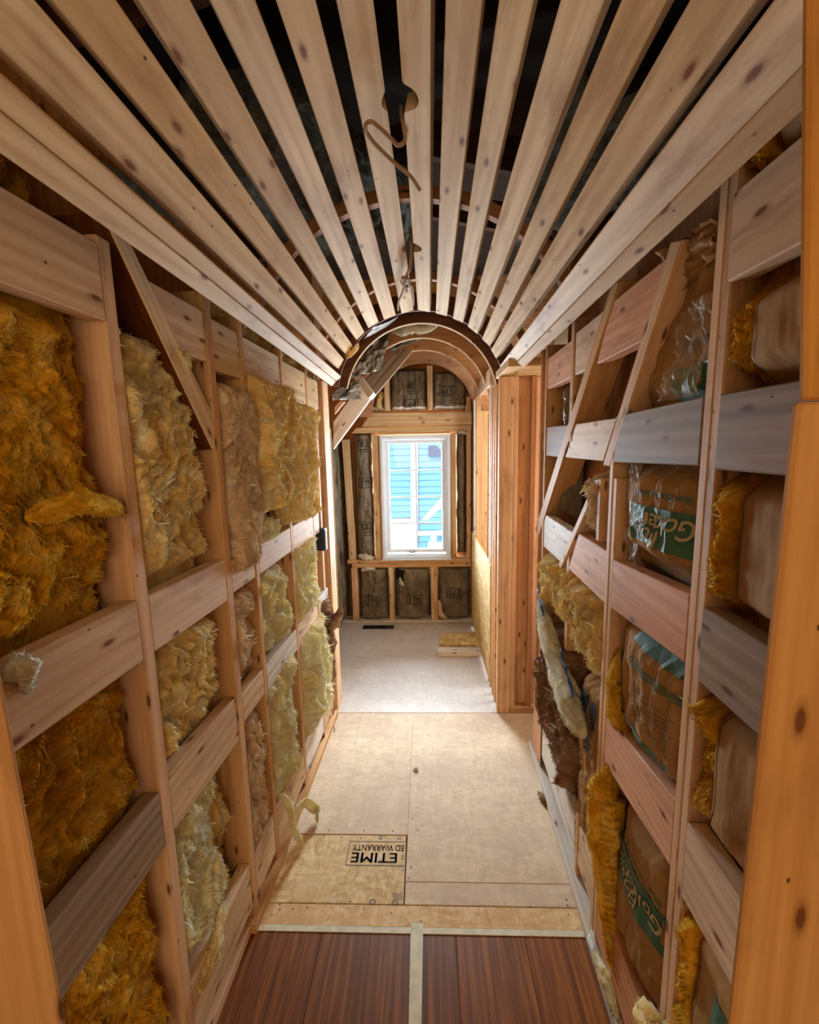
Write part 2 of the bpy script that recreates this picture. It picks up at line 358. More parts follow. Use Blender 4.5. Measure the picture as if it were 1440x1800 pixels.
SURF = {}
def fibres(P, n, seed, out, ln=.015, wd=.0009, cen=None):
    """short loose fibres combed over the surface P (nu,nv,3): flat tapered strands, vectorised"""
    r = np.random.RandomState(seed); nu, nv = P.shape[:2]
    i = r.randint(1, nu - 2, n); j = r.randint(1, nv - 2, n)
    p = P[i, j]; tu = P[i + 1, j] - P[i - 1, j]; tv = P[i, j + 1] - P[i, j - 1]
    nn = np.cross(tu, tv); nn /= np.linalg.norm(nn, axis=1, keepdims=True) + 1e-9
    sg = np.sign((nn * (out if cen is None else p - cen[i])).sum(1, keepdims=True)); sg[sg == 0] = 1; nn = nn * sg
    tu /= np.linalg.norm(tu, axis=1, keepdims=True) + 1e-9; tv /= np.linalg.norm(tv, axis=1, keepdims=True) + 1e-9
    a = 9 * fbm(p[:, 1] * 6 + p[:, 0] * 6, p[:, 2] * 6, seed, 2) + r.uniform(-.7, .7, n)
    d = tu * np.cos(a)[:, None] + tv * np.sin(a)[:, None]; w = np.cross(d, nn)
    L_ = (ln * r.uniform(.4, 1.4, n))[:, None]; lift = r.uniform(.0, .5, n)[:, None]; bend = r.uniform(-.5, .5, n)[:, None]
    wv = (wd * r.uniform(.5, 1.5, n))[:, None] * w
    q0 = p + nn * .0006; q1 = q0 + d * L_ * .5 + nn * L_ * lift * .5; q2 = q0 + d * L_ + nn * L_ * lift * .6 + w * L_ * bend
    V = np.stack([q0 - wv, q0 + wv, q1 - wv, q1 + wv, q2], 1).reshape(-1, 3)
    k = (np.arange(n) * 5)[:, None]
    F4 = (k + np.array([[0, 1, 3, 2]])).tolist(); F3 = (k + np.array([[2, 3, 4]])).tolist()
    return V, F4 + F3
def blanket(name, W, ya, yb, za, zb, mat, seed, parent=None, d0=.045, back=.11, amp=.03, fine=.006, rag=.015, pinch=(), res=.0046,
            style='fluff', edge=.03, nw=0, bulge=0.0, wl=.02, lean=0.0, ww=.0045):
    """soft insulation filling part of a stud bay: front sheet turned back at its rim"""
    rng = random.Random(seed); nw = int(nw * .6)
    def surf(y, z):
        y = np.asarray(y, float); z = np.asarray(z, float)
        u = (y - ya) / (yb - ya); v = (z - za) / (zb - za)
        e = np.minimum(np.minimum(u, 1 - u) * abs(yb - ya), np.minimum(v, 1 - v) * (zb - za))
        pr = np.clip(e / edge, 0, 1); pr = 1 - (1 - pr) ** 2.2
        if style == 'fluff':
            wx = fbm(y * 7, z * 5, seed + 50, 3) - .5; wz = fbm(y * 6, z * 8, seed + 60, 3) - .5
            lump = fbm((y + .25 * wx) * 11, (z + .25 * wz) * 7, seed, 4, .52) - .5
            rid = 1 - np.abs(2 * fbm((y + .3 * wz) * 9, (z + .3 * wx) * 6, seed + 9, 4, .55) - 1)
            fn = fbm(y * 60, z * 45, seed + 20, 3, .6) - .5
            tr = 1 - np.abs(2 * fbm((y + .4 * wz) * 30, (z + .4 * wx) * 17, seed + 13, 4, .6) - 1)
            nz = amp * (lump * 1.3 + (rid - .7) * .9) + .012 * (tr - .72) * 1.6 + fine * fn * 2
        else:
            fold = 1 - np.abs(2 * fbm(y * 26 + 2.0 * fbm(z * 3, y * 3, seed + 3, 2), z * 3.2, seed + 1, 3, .5) - 1)
            soft = fbm(y * 7, z * 6, seed + 2, 3) - .5
            cr = 1 - np.abs(2 * fbm(y * 17 + z * 9, z * 15 - y * 6, seed + 4, 3, .55) - 1)
            nz = amp * soft + fine * ((fold - .75) * 1.6 + (cr - .75) * 1.1)
        bl = bulge * np.sin(np.clip(u, 0, 1) * math.pi)
        fr = d0 - bl - nz
        for (p0, p1) in pinch:
            inside = np.clip(1 - np.maximum(np.maximum(p0 - z, z - p1), 0) / .05, 0, 1); inside = inside * inside * (3 - 2 * inside)
            fr = fr * (1 - inside) + np.maximum(fr, .052) * inside
        return back + (fr - back) * pr
    def edges(z):
        r = rag * 2 * (fbm(z * 13, 3.1, seed + 30, 4, .6) - .5); r2 = rag * 2 * (fbm(z * 15, 9.1, seed + 31, 4, .6) - .5)
        return r, r2
    nu = max(6, int(abs(yb - ya) / res)); nv = max(6, int((zb - za) / res))
    u = np.linspace(0, 1, nu); v = np.linspace(0, 1, nv); U, V_ = np.meshgrid(u, v, indexing='ij')
    Z = za + (zb - za) * V_; r, r2 = edges(Z); Yp = ya + (yb - ya) * U
    D = surf(Yp, Z)
    rz = rag * 1.6 * (fbm(Yp * 14, 5.5, seed + 40, 4, .6) - .5) * (2 * V_ - 1)
    Yw = Yp + r * (1 - U) + r2 * U + lean * (Z - za); Zw = Z + rz
    if style == 'fluff':
        Yw = Yw + .01 * (fbm(Yp * 20, Z * 16, seed + 70, 3) - .5) * 2
        Zw = Zw + .012 * (fbm(Yp * 18, Z * 18, seed + 71, 3) - .5) * 2
    P = np.zeros(Yw.shape + (3,))
    o0 = np.array(W(0, 0, 0)); dy = np.array(W(1, 0, 0)) - o0; dz = np.array(W(0, 1, 0)) - o0; dd = np.array(W(0, 0, 1)) - o0
    P = o0 + Yw[..., None] * dy + Zw[..., None] * dz + D[..., None] * dd
    c = P.reshape(-1, 3).mean(0)
    idx = np.arange(nu * nv).reshape(nu, nv)
    F = np.stack([idx[:-1, :-1], idx[1:, :-1], idx[1:, 1:], idx[:-1, 1:]], -1).reshape(-1, 4).tolist()
    # back sheet so that it is a closed body
    Pb = P - D[..., None] * dd + (back + .004) * dd
    Vv = P.reshape(-1, 3)
    corner = Pb[[0, -1, -1, 0], [0, 0, -1, -1]]
    VL = Vv.tolist() + corner.tolist(); k = nu * nv
    F.append([k, k + 3, k + 2, k + 1])
    if nw:
        bs = []
        for _ in range(400):
            i = rng.randrange(nu); j = rng.randrange(nv)
            if rng.random() < .45: i = rng.choice([1, 2, 3, nu - 2, nu - 3, nu - 4]) if nu > 8 else i
            bs.append(P[i, j])
        wv, wf = wisps(rng, bs, -dd / np.linalg.norm(dd) + np.array([0, 0, .1]), nw, wl, ww)
        kk = len(VL); VL += [tuple(p) for p in wv]; F += [tuple(q + kk for q in f) for f in wf]
    if style == 'fluff':
        area = abs(yb - ya) * (zb - za); nf = int(area * 62000)
        fv, ff = fibres(P, nf, seed, -dd / np.linalg.norm(dd))
        kk = len(VL); VL += fv.tolist(); F += [[q + kk for q in f] for f in ff]
    VL = (np.array(VL) - c).tolist()
    me = bpy.data.meshes.new(name); me.from_pydata(VL, [], F); me.update()
    o = link(name, me, mat, parent, True); place(o, Matrix.Translation(c.tolist()))
    SURF[o.name] = (surf, o0, dy, dz, dd, lean, za)
    return o
def tongue(name, pts, rad, mat, parent=None, seed=1, flat_=.6):
    """a torn lump / roll of soft stuff along a path; rad: radius per point"""
    pts = [Vector(p) for p in pts]; n = 40; m = 28; rr = np.interp(np.linspace(0, 1, n), np.linspace(0, 1, len(rad)), rad)
    Q = []
    for k in range(n):
        f = k / (n - 1) * (len(pts) - 1); i = min(int(f), len(pts) - 2); g = f - i; g = g * g * (3 - 2 * g) * .4 + g * .6
        Q.append(pts[i].lerp(pts[i + 1], g))
    P = np.zeros((n, m + 1, 3))
    for k in range(n):
        t = (Q[min(k + 1, n - 1)] - Q[max(k - 1, 0)]).normalized(); s = t.cross(Vector((0, 0, 1)));
        s = s.normalized() if s.length > .05 else Vector((0, 1, 0)); q = s.cross(t).normalized()
        for a in range(m + 1):
            th = 2 * math.pi * a / m
            e_ = min(k, n - 1 - k) / 5.0; cap = min(1.0, math.sqrt(max(e_, .01)))
            r = rr[k] * cap * (.35 + 1.2 * float(fbm(math.cos(th) * 1.5 + 5 + k * .16, math.sin(th) * 1.5 + 5 + k * .05, seed, 4, .65)) + .45 * (1 - abs(2 * float(fbm(math.cos(th) * 2.6 + k * .3, math.sin(th) * 2.6, seed + 3, 3, .6)) - 1)) - .2)
            P[k, a] = Q[k] + s * math.cos(th) * r * flat_ + q * math.sin(th) * r
    V = P.reshape(-1, 3); c = V.mean(0); w = m + 1
    F = [[k * w + a, (k + 1) * w + a, (k + 1) * w + a + 1, k * w + a + 1] for k in range(n - 1) for a in range(m)]
    Lt = sum((pts[i + 1] - pts[i]).length for i in range(len(pts) - 1)); nf = int(Lt * float(np.mean(rr)) * 6.28 * 50000)
    fv, ff = fibres(P, nf, seed, None, .012, .0008, np.array([q_[:] for q_ in Q]))
    F += [[q_ + len(V) for q_ in f] for f in ff]; V = np.concatenate([V, fv])
    me = bpy.data.meshes.new(name); me.from_pydata((V - c).tolist(), [], F); me.update()
    o = link(name, me, mat, parent, True); place(o, Matrix.Translation(c.tolist())); return o
def sheet(name, c4, n, mat, parent=None, amp=.02, seed=1, res=26, thick=.002, sc=5.0, rag=.0):
    A, B, C_, D_ = [np.array(p, float) for p in c4]
    u = np.linspace(0, 1, res); U, V_ = np.meshgrid(u, u, indexing='ij')
    if rag: Vr = V_ * (1 + rag * (fbm(U * 6, U * 0 + 2, seed + 8, 4, .6) - .5) * 2)
    else: Vr = V_
    P = (A * (1 - U)[..., None] + B * U[..., None]) * (1 - Vr)[..., None] + (D_ * (1 - U)[..., None] + C_ * U[..., None]) * Vr[..., None]
    h = (1 - np.abs(2 * fbm(U * sc, V_ * sc, seed, 4, .55) - 1) - .6) * amp + (fbm(U * sc * .5, V_ * sc * .5, seed + 4, 3) - .5) * amp * 2
    P = P + h[..., None] * np.array(n)
    return grid_mesh(name, P, mat, parent, thick, n)
def tube(name, pts, r, mat, parent=None, close=False, res=3):
    cu = bpy.data.curves.new(name, 'CURVE'); cu.dimensions = '3D'; cu.bevel_depth = r; cu.bevel_resolution = res; cu.resolution_u = 8; cu.use_fill_caps = True
    sp = cu.splines.new('BEZIER'); sp.bezier_points.add(len(pts) - 1)
    for b, p in zip(sp.bezier_points, pts): b.co = p; b.handle_left_type = b.handle_right_type = 'AUTO'
    sp.use_cyclic_u = close
    ob = bpy.data.objects.new(name + '_c', cu); me = bpy.data.meshes.new_from_object(ob); bpy.data.objects.remove(ob)
    V = np.array([v.co[:] for v in me.vertices]); c = V.mean(0)
    for v in me.vertices: v.co = v.co - Vector(c)
    o = link(name, me, mat, parent, True); place(o, Matrix.Translation(c.tolist())); return o

def text_mesh(txt, size, sx=1.0, bold=0.0, shear=0.0):
    cu = bpy.data.curves.new('txt', 'FONT'); cu.body = txt; cu.size = size; cu.align_x = 'CENTER'; cu.align_y = 'CENTER';  cu.shear = shear; cu.resolution_u = 3
    ob = bpy.data.objects.new('txt', cu); COL.objects.link(ob); dg = bpy.context.evaluated_depsgraph_get()
    me = bpy.data.meshes.new_from_object(ob.evaluated_get(dg)); bpy.data.objects.remove(ob)
    bm = bmesh.new(); bm.from_mesh(me); bpy.data.meshes.remove(me)
    bmesh.ops.triangulate(bm, faces=bm.faces[:])
    for v in bm.verts: v.co.x *= sx
    if bold:
        base = bm.copy()
        for dx, dy in ((-bold, 0), (bold, 0), (0, bold * .6), (0, -bold * .6)):
            mp = {v: bm.verts.new((v.co.x + dx, v.co.y + dy, 0)) for v in base.verts}
            for f in base.faces: bm.faces.new([mp[v] for v in f.verts])
        base.free()
    return bm
def shape_bm(polys, scale=1.0):
    bm = bmesh.new()
    for poly in polys: bm.faces.new([bm.verts.new((x * scale, y * scale, 0)) for x, y in poly])
    return bm
def frame_polys(w, h, t):
    return [[(-w, -h), (w, -h), (w, -h + t), (-w, -h + t)], [(-w, h - t), (w, h - t), (w, h), (-w, h)],
            [(-w, -h + t), (-w + t, -h + t), (-w + t, h - t), (-w, h - t)], [(w - t, -h + t), (w, -h + t), (w, h - t), (w - t, h - t)]]
def sub(bm, L_=.012, it=4):
    for _ in range(it):
        es = [e for e in bm.edges if e.calc_length() > L_]
        if not es: break
        bmesh.ops.subdivide_edges(bm, edges=es, cuts=1); bmesh.ops.triangulate(bm, faces=[f for f in bm.faces if len(f.verts) > 4])
def drape(name, bm, batt, y, z, xdir, updir, mat, off=.0022):
    """print lying on a batt: xdir, updir are directions in (y,z) of the wall"""
    sub(bm); surf, o0, dy, dz, dd, lean, za = SURF[batt.name]
    for v in bm.verts:
        a = y + v.co.x * xdir[0] + v.co.y * updir[0]; b = z + v.co.x * xdir[1] + v.co.y * updir[1]
        D = float(surf(a, b)) - off
        v.co = Vector(o0 + (a + lean * (b - za)) * dy + b * dz + D * dd)
    me = bpy.data.meshes.new(name); bm.to_mesh(me); bm.free()
    c = sum((v.co for v in me.vertices), Vector()) / len(me.vertices)
    for v in me.vertices: v.co -= c
    o = link(name, me, mat, batt); place(o, Matrix.Translation(c)); return o
def flatprint(name, bm, loc, ex, ey, mat, parent):
    ex = Vector(ex).normalized(); ey = Vector(ey).normalized(); n = ex.cross(ey)
    me = bpy.data.meshes.new(name); bm.to_mesh(me); bm.free()
    o = link(name, me, mat, parent); place(o, Matrix.Translation(loc) @ Matrix((ex, ey, n)).transposed().to_4x4()); return o

#SECTION_STRUCTURE
# ================================================================== FLOOR
floor = setp(box('floor', (-2.2, -3.0, -.12), (2.2, 4.25, -.02), M['dark']), kind='structure')
def fpanel(pts, mat, name='subfloor_panel', z=0.0, t=.019, along=(1, 0, 0)):
    return plank(name, [(x, y, z - t) for x, y in pts], (0, 0, 1), t, mat, floor, along, .0015)
g = .0018
# near stained boards
xs = [-.66, -.37, -.051, .075, .30, .52]
for i in range(len(xs) - 1):
    fpanel([(xs[i] + .0002, -.2), (xs[i + 1] - .0002, -.2), (xs[i + 1] - .0002, 1.268), (xs[i] + .0002, 1.268)], M['stained'], 'stained_board', -.001, .019, (0, 1, 0))
fpanel([(-2.2, -3.0), (2.2, -3.0), (2.2, -.203), (-2.2, -.203)], M['subfloor'])
fpanel([(-2.2, -.2), (-.663, -.2), (-.663, .5), (-2.2, .5)], M['subfloor']); fpanel([(.523, -.2), (2.2, -.2), (2.2, .5), (.523, .5)], M['subfloor'])
fpanel([(-.66, 1.272), (.52, 1.272), (.52, 1.355), (-.66, 1.355)], M['osb_strip'], 'subfloor_strip')
fpanel([(-.72, 1.358), (-.102, 1.358), (-.104, 1.640), (-.72, 1.640)], M['osb_new'])
fpanel([(-.098, 1.358), (.62, 1.358), (.62, 1.441), (-.098, 1.441)], M['subfloor'], 'subfloor_strip', 0, .0192)
fpanel([(-.72, 1.644), (-.0984, 1.644), (-.0984, 2.500), (-.72, 2.500)], M['subfloor'])
fpanel([(-.098, 1.442), (.64, 1.442), (.64, 2.500), (-.098, 2.500)], M['subfloor'])
fpanel([(.643, 1.9), (1.6, 1.9), (1.6, 2.5), (.643, 2.5)], M['subfloor'])
fpanel([(-1.3, 2.504), (1.6, 2.504), (1.6, 4.05), (-1.3, 4.05)], M['subfloor_far_lit'])
# pale dusty line where the stained boards end
fpanel([(-.655, 1.262), (.50, 1.262), (.50, 1.283), (-.655, 1.283)], M['tape'], 'threshold_edge', .0012, .0015)
# stamps on the fresh osb sheet (seen upside down)
newosb = [o for o in floor.children if o.active_material == M['osb_new']][0]
def floor_text(txt, cx_, cy_, size, sx, bold, mat=M['greyink'], fit=None):
    tm = text_mesh(txt, size, sx, bold)
    if fit:
        w = max(v.co.x for v in tm.verts) - min(v.co.x for v in tm.verts)
        for v in tm.verts: v.co.x *= fit / w
    flatprint('stamp', tm, (cx_, cy_, .0008), (-1, 0, 0), (0, -1, 0), mat, newosb)
pa, pb, pc, pd = (on_floor(*p) for p in ((615, 1478), (716, 1480), (713, 1523), (607, 1521)))
bx0, bx1, by0, by1 = (pa[0] + pd[0]) / 2, -.106, (pc[1] + pd[1]) / 2, (pa[1] + pb[1]) / 2
bmf = shape_bm([[(bx0, by0), (bx1, by0), (bx1, by0 + .003), (bx0, by0 + .003)], [(bx0, by1 - .003), (bx1, by1 - .003), (bx1, by1), (bx0, by1)], [(bx0, by0), (bx0 + .003, by0), (bx0 + .003, by1), (bx0, by1)]])
flatprint('stamp', bmf, (0, 0, .0008), (1, 0, 0), (0, 1, 0), M['greyink'], newosb)
hh = by1 - by0; mx = (bx0 + bx1) / 2
bw = bx1 - bx0
floor_text('ED WARRANTY', mx + bw * .03, by0 + hh * .74, hh * .36, 1, .0003, fit=bw * .90)
floor_text('ETIME', mx - bw * .02, by0 + hh * .34, hh * .56, 1, .0014, fit=bw * .80)
flatprint('stamp', shape_bm([[(-.108, by0 + hh * .26), (-.120, by0 + hh * .26), (-.120, by0 + hh * .31), (-.108, by0 + hh * .31)], [(-.108, by0 + hh * .38), (-.118, by0 + hh * .38), (-.118, by0 + hh * .43), (-.108, by0 + hh * .43)]]), (0, 0, .0008), (1, 0, 0), (0, 1, 0), M['greyink'], newosb)
floor_text('SEL', -.125, on_floor(693, 1575)[1], .030, .9, 0)
def ring(cx_, cy_, r, n, th=.0035):
    bm = bmesh.new(); a = [(math.cos(2 * math.pi * k / n), math.sin(2 * math.pi * k / n)) for k in range(n)]
    o_ = [bm.verts.new((cx_ + r * p[0], cy_ + r * p[1], 0)) for p in a]; i_ = [bm.verts.new((cx_ + (r - th) * p[0], cy_ + (r - th) * p[1], 0)) for p in a]
    for k in range(n): bm.faces.new((o_[k], o_[(k + 1) % n], i_[(k + 1) % n], i_[k]))
    flatprint('stamp', bm, (0, 0, .0009), (1, 0, 0), (0, 1, 0), M['ink'], newosb)
for (px, py, n, r) in ((669, 1473, 16, .0085), (702, 1474, 4, .0085), (655, 1586, 16, .011), (695, 1587, 6, .011), (467, 1585, 6, .010), (486, 1526, 5, .009), (503, 1472, 6, .008)):
    p = on_floor(px, py); ring(p[0], p[1], r, n)
rng = random.Random(5)
# screw heads
bm = bmesh.new()
spots = [(578, 1460), (640, 1460), (690, 1461), (600, 1472), (635, 1474), (570, 1470), (530, 1466), (709, 1530), (723, 1525), (718, 1544), (616, 1585), (640, 1598), (688, 1605), (540, 1595), (515, 1598), (492, 1590), (492, 1600), (478, 1608),
         (734, 1460), (932, 1595), (998, 1592), (1000, 1608), (996, 1582), (740, 1620), (725, 1440), (735, 1420)]
for px, py in spots:
    p = on_floor(px, py); bmesh.ops.create_circle(bm, cap_ends=True, segments=8, radius=.0032 * rng.uniform(.8, 1.2), matrix=Matrix.Translation((p[0], p[1], .0008)))
me = bpy.data.meshes.new('screw_heads'); bm.to_mesh(me); bm.free(); o = setp(link('screw_heads', me, M['ink'], floor), kind='stuff'); place(o, Matrix.Identity(4))

# ================================================================== LEFT WALL
wall_left = setp(wp(LW, LN, 'wall_left', rect(.42, 2.66, 0, 2.35), M['ply'], None, .125, .02, (0, 1), 0), kind='structure')
A0, A1, C0, C1, D0, D1, E0, E1, F0, F1 = .888, .924, 1.278, 1.314, 1.492, 1.520, 1.868, 1.896, 2.214, 2.242
def lp(name, yz, mat, d=0.0, t=.038, along=None): return wp(LW, LN, name, yz, M[mat], wall_left, d, t, along)
lp('stud', rect(A0, A1, .037, 2.005), 'stud', 0, .089)
lp('stud', rect(C0, C1, .037, 2.03), 'stud', 0, .110)
lp('stud', rect(D0, D1, .037, 2.02), 'stud', 0, .089)
lp('stud', rect(E0, E1, .037, 2.0), 'stud', 0, .089)
lp('stud', rect(F0, F1, .037, 2.0), 'stud', 0, .089)
lp('stud', rect(2.40, 2.43, .037, 2.0), 'stud', .01, .089)
lp('bottom_plate', rect(1.25, 2.48, .0, .036), 'stud', -.014, .10)
lp('bottom_plate', rect(.42, 1.249, .0, .036), 'stud', .004, .089)
# diagonal brace with dark sides and a pale edge to the room
lp('diagonal_brace', [(.930, 2.035), (.985, 2.035), (1.278, 1.70), (1.278, 1.60), (1.262, 1.60)], 'pine', .001, .006, (.3, -.4))
lp('diagonal_brace', [(.926, 2.06), (.975, 2.06), (1.277, 1.70), (1.277, 1.60), (1.255, 1.60)], 'dark', .0075, .11, (.3, -.4))
def lblk(y0, y1, z0, z1, mat, d=.002, dz=0): lp('blocking', [(y0 + .0008, z0), (y1 - .0008, z0 + dz), (y1 - .0008, z1 + dz), (y0 + .0008, z1)], mat, d, .038, (1, 0))
lblk(.43, A0, 1.848, 1.988, 'block', -.002)
lp('blocking', [(1.150, 1.842), (C0 - .001, 1.842), (C0 - .001, 1.975), (1.036, 1.975)], 'block', .003, .038, (1, 0))
lblk(C1, D0, 1.825, 1.968, 'pine', .003); lblk(D1, E0, 1.812, 1.965, 'pine', .004); lblk(E1, F0, 1.806, 1.955, 'pine', .003); lblk(F1, 2.44, 1.80, 1.945, 'pine', .003)
lblk(.43, A0, 1.158, 1.293, 'block', 0, -.004); lblk(A1, C0, 1.155, 1.283, 'block', .001, -.006); lblk(C1, D0, 1.158, 1.262, 'pine_yellow', .002); lblk(D1, E0, 1.158, 1.262, 'block', .001); lblk(E1, F0, 1.150, 1.262, 'block', .001); lblk(F1, 2.33, 1.152, 1.258, 'block', .002)
lblk(.43, A0, .698, .838, 'grey', -.001); lblk(A1, C0, .702, .848, 'block', .002, -.012); lblk(C1, D0, .722, .818, 'block', .001); lblk(D1, E0, .716, .812, 'bleach', .001, -.006); lblk(E1, F0, .700, .815, 'block', .001); lblk(F1, 2.44, .700, .812, 'bleach', .001)
lblk(A1, C0, .10, .262, 'pine_yellow', .002, -.02); lblk(C1, D0, .072, .232, 'block', .002); lblk(D1, E0, .075, .230, 'block', .001); lblk(E1, F0, .075, .228, 'bleach', .001); lblk(F1, 2.44, .075, .228, 'block', .001)

# ================================================================== RIGHT WALL
wall_right = setp(wp(RW, RN, 'wall_right', rect(.42, 2.20, 0, 2.35), M['ply'], None, .125, .02, (0, 1), 0), kind='structure')
def rp(name, yz, mat, d=0.0, t=.038, along=None): return wp(RW, RN, name, yz, M[mat], wall_right, d, t, along)
rp('stud', rect(.822, .846, .037, 2.06), 'stud', 0, .089); rp('stud', rect(.798, .8215, .037, 2.06), 'stud', .001, .089)
rp('stud', rect(1.256, 1.280, .037, 1.60), 'stud', 0, .089); rp('stud', rect(1.230, 1.2553, .037, 1.50), 'stud', .002, .089)
rp('stud', rect(1.665, 1.700, 1.60, 2.03), 'stud', 0, .075); rp('stud', rect(1.655, 1.69, .80, 1.20), 'stud', .005, .075); rp('stud', rect(1.44, 1.465, .037, .28), 'stud', .004, .075); rp('stud', rect(1.345, 1.37, 1.30, 1.49), 'stud', 0, .075)
rp('stud', rect(2.062, 2.088, .037, 2.02), 'stud', 0, .089); rp('stud', rect(2.165, 2.19, .0, 2.02), 'stud', 0, .089)
rp('stud', rect(2.092, 2.162, 1.56, 2.02), 'stud', .012, .03); rp('corner_panel', rect(2.092, 2.162, .0, 1.555), 'ply', .03, .02, (0, 1))
rp('diagonal_brace', [(2.235, 1.170), (2.155, 1.150), (1.272, 2.015), (1.325, 2.025)], 'stud', -.001, .089)
rp('diagonal_brace', [(1.335, 1.530), (1.283, 1.530), (.960, 1.985), (1.005, 2.0)], 'stud', -.001, .089)
rp('diagonal_brace', [(1.395, 1.485), (1.355, 1.485), (1.97, .885), (2.02, .885)], 'stud', -.001, .08)
def rblk(y0, y1, z0, z1, mat, d=.002, dz=0.0): rp('blocking', [(y0 + .0008, z0), (y1 - .0008, z0 + dz), (y1 - .0008, z1 + dz), (y0 + .0008, z1)], mat, d, .038, (1, 0))
rp('blocking', [(.45, 1.845), (.797, 1.852), (.797, 1.985), (.45, 1.985)], 'block', -.006, .038, (1, 0))
rp('blocking', [(1.10, 1.832), (1.43, 1.832), (1.33, 1.978), (.99, 1.978)], 'pink', .003, .038, (1, 0))
rp('blocking', [(1.492, 1.832), (1.664, 1.832), (1.664, 1.975), (1.375, 1.975)], 'block', .004, .038, (1, 0)); rblk(1.701, 2.061, 1.832, 1.962, 'pink', .003)
rblk(.45, .797, 1.548, 1.674, 'grey', -.003); rblk(.847, 1.254, 1.552, 1.676, 'grey', -.001, -.010)
rp('blocking', [(1.345, 1.542), (1.745, 1.542), (1.62, 1.662), (1.255, 1.662)], 'block', .003, .038, (1, 0)); rp('blocking', [(1.80, 1.540), (2.061, 1.540), (2.061, 1.668), (1.70, 1.662)], 'grey', .004, .038, (1, 0))
rblk(.45, .797, 1.158, 1.300, 'grey', -.004); rblk(.847, 1.229, 1.166, 1.305, 'pink', 0, -.030)
rp('blocking', [(1.282, 1.128), (1.66, 1.128), (1.55, 1.285), (1.282, 1.285)], 'pink', .004, .038, (1, 0)); rp('blocking', [(1.735, 1.125), (2.061, 1.122), (2.061, 1.275), (1.61, 1.275)], 'bleach', .003, .038, (1, 0))
rblk(.45, .797, .706, .872, 'block', -.002, -.01); rblk(.847, 1.229, .706, .862, 'pink', .002, -.05)
rblk(.847, 1.229, .03, .22, 'pink', .002); rblk(1.281, 1.43, .10, .255, 'pine', .004); rblk(1.47, 2.061, .10, .245, 'bleach', .003)
rp('bottom_plate', rect(.45, 2.2, 0, .036), 'bleach', -.018, .10)
rp('end_board', rect(2.0, 2.161, .04, .27), 'pink', -.004, .0035, (0, 1))

# ================================================================== CEILING: parallel slats in a barrel
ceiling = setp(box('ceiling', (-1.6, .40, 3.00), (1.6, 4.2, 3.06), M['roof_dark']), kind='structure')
ctr = Vector((-.02, 0, 1.84))
YF = 2.475
SL = [ # far end px (a lower/left edge, b upper/right edge), near px of each edge
 ((595.6, 649.3), (605, 632), (0, 84), (62, 0)), ((608, 623), (620, 607), (92, 0), (205, 0)), ((627, 598), (641, 584), (243, 0), (335, 0)),
 ((648, 577), (666, 566), (370, 0), (449, 0)), ((675, 562), (696, 554), (485, 0), (555, 0)), ((706, 551), (727, 545), (592, 0), (656, 0)),
 ((734.6, 544.5), (756, 549), (697, 0), (757, 0)), ((766, 551), (786, 556), (783, 0), (848, 0)), ((796, 560), (814, 568), (877, 0), (938, 0)),
 ((822, 573.6), (839, 587.5), (985, 0), (1062, 0)), ((847, 596), (861, 609), (1092, 0), (1172, 0)), ((863, 615), (872, 630), (1212, 0), (1327, 0))]
def near_pt(F, tan, px, ynear=.42):
    # line of the edge lies in the plane through F spanned by Y and tan; find it from the photo measurement
    n = np.cross(np.array([0, 1, 0]), np.array(tan)); d = ray(*px); t = (np.array(F) - CAMP) @ n / (d @ n); P = CAMP + d * t
    F = np.array(F); s = (ynear - F[1]) / (P[1] - F[1]); return Vector(F + (P - F) * s)
def slat(a, b, na, nb, mat, holes=(), side=0):
    A = Vector(on_depth(*a, YF)); B = Vector(on_depth(*b, YF)); tan = (B - A); tan.y = 0; tan.normalize()
    A2, B2 = near_pt(A, tan, na), near_pt(B, tan, nb)
    n = Vector((0, 1, 0)).cross(tan)
    mid = (A + B) / 2; out = Vector((mid.x - ctr.x, 0, mid.z - ctr.z))
    if n.dot(out) < 0: n = -n
    pts = [A, B, B2, A2]
    if holes:
        pts = []
        ys = np.linspace(YF, .42, 260)
        def edge(P, P2, o): # o=+1 : the other side is larger X
            for y in (ys if o > 0 else ys[::-1]):
                f = (YF - y) / (YF - .42); q = P.lerp(P2, f); q.y = y; x = q.x
                for (hx, hy, r) in holes:
                    if o == side and abs(y - hy) < r:
                        w = math.sqrt(r * r - (y - hy) ** 2)
                        if o > 0: x = max(x, hx + w)
                        else: x = min(x, hx - w)
                L1 = A.lerp(A2, f); L2 = B.lerp(B2, f); g_ = (x - L1.x) / (L2.x - L1.x)
                yield Vector((x, y, L1.z + (L2.z - L1.z) * g_))
        pts = list(edge(A, A2, 1)) + list(edge(B, B2, -1))
    return plank('ceiling_slat', pts, n, .038, M[mat], ceiling, (0, 1, 0), .002)
HO = [(-.041, 1.028, .038), (-.038, 1.73, .036)]
mats = ['pine', 'pine_yellow', 'pine', 'pine', 'pine_yellow', 'pine', 'pine', 'pine', 'pine', 'pine', 'pine_yellow', 'pine']
for i, s_ in enumerate(SL):
    slat(*s_, mats[i], HO if i in (5, 6) else (), {5: -1, 6: 1}.get(i, 0))
# doubled slats along both springing lines
slat((583, 679), (592, 671), (0, 270), (0, 197), 'pine'); slat((592.3, 670.6), (600, 662), (0, 194), (0, 130), 'pine_yellow')
slat((878, 644), (891, 654), (1362, 0), (1420, 107), 'pine'); slat((892, 654.5), (905, 661), (1420, 110), (1420, 187), 'pine')
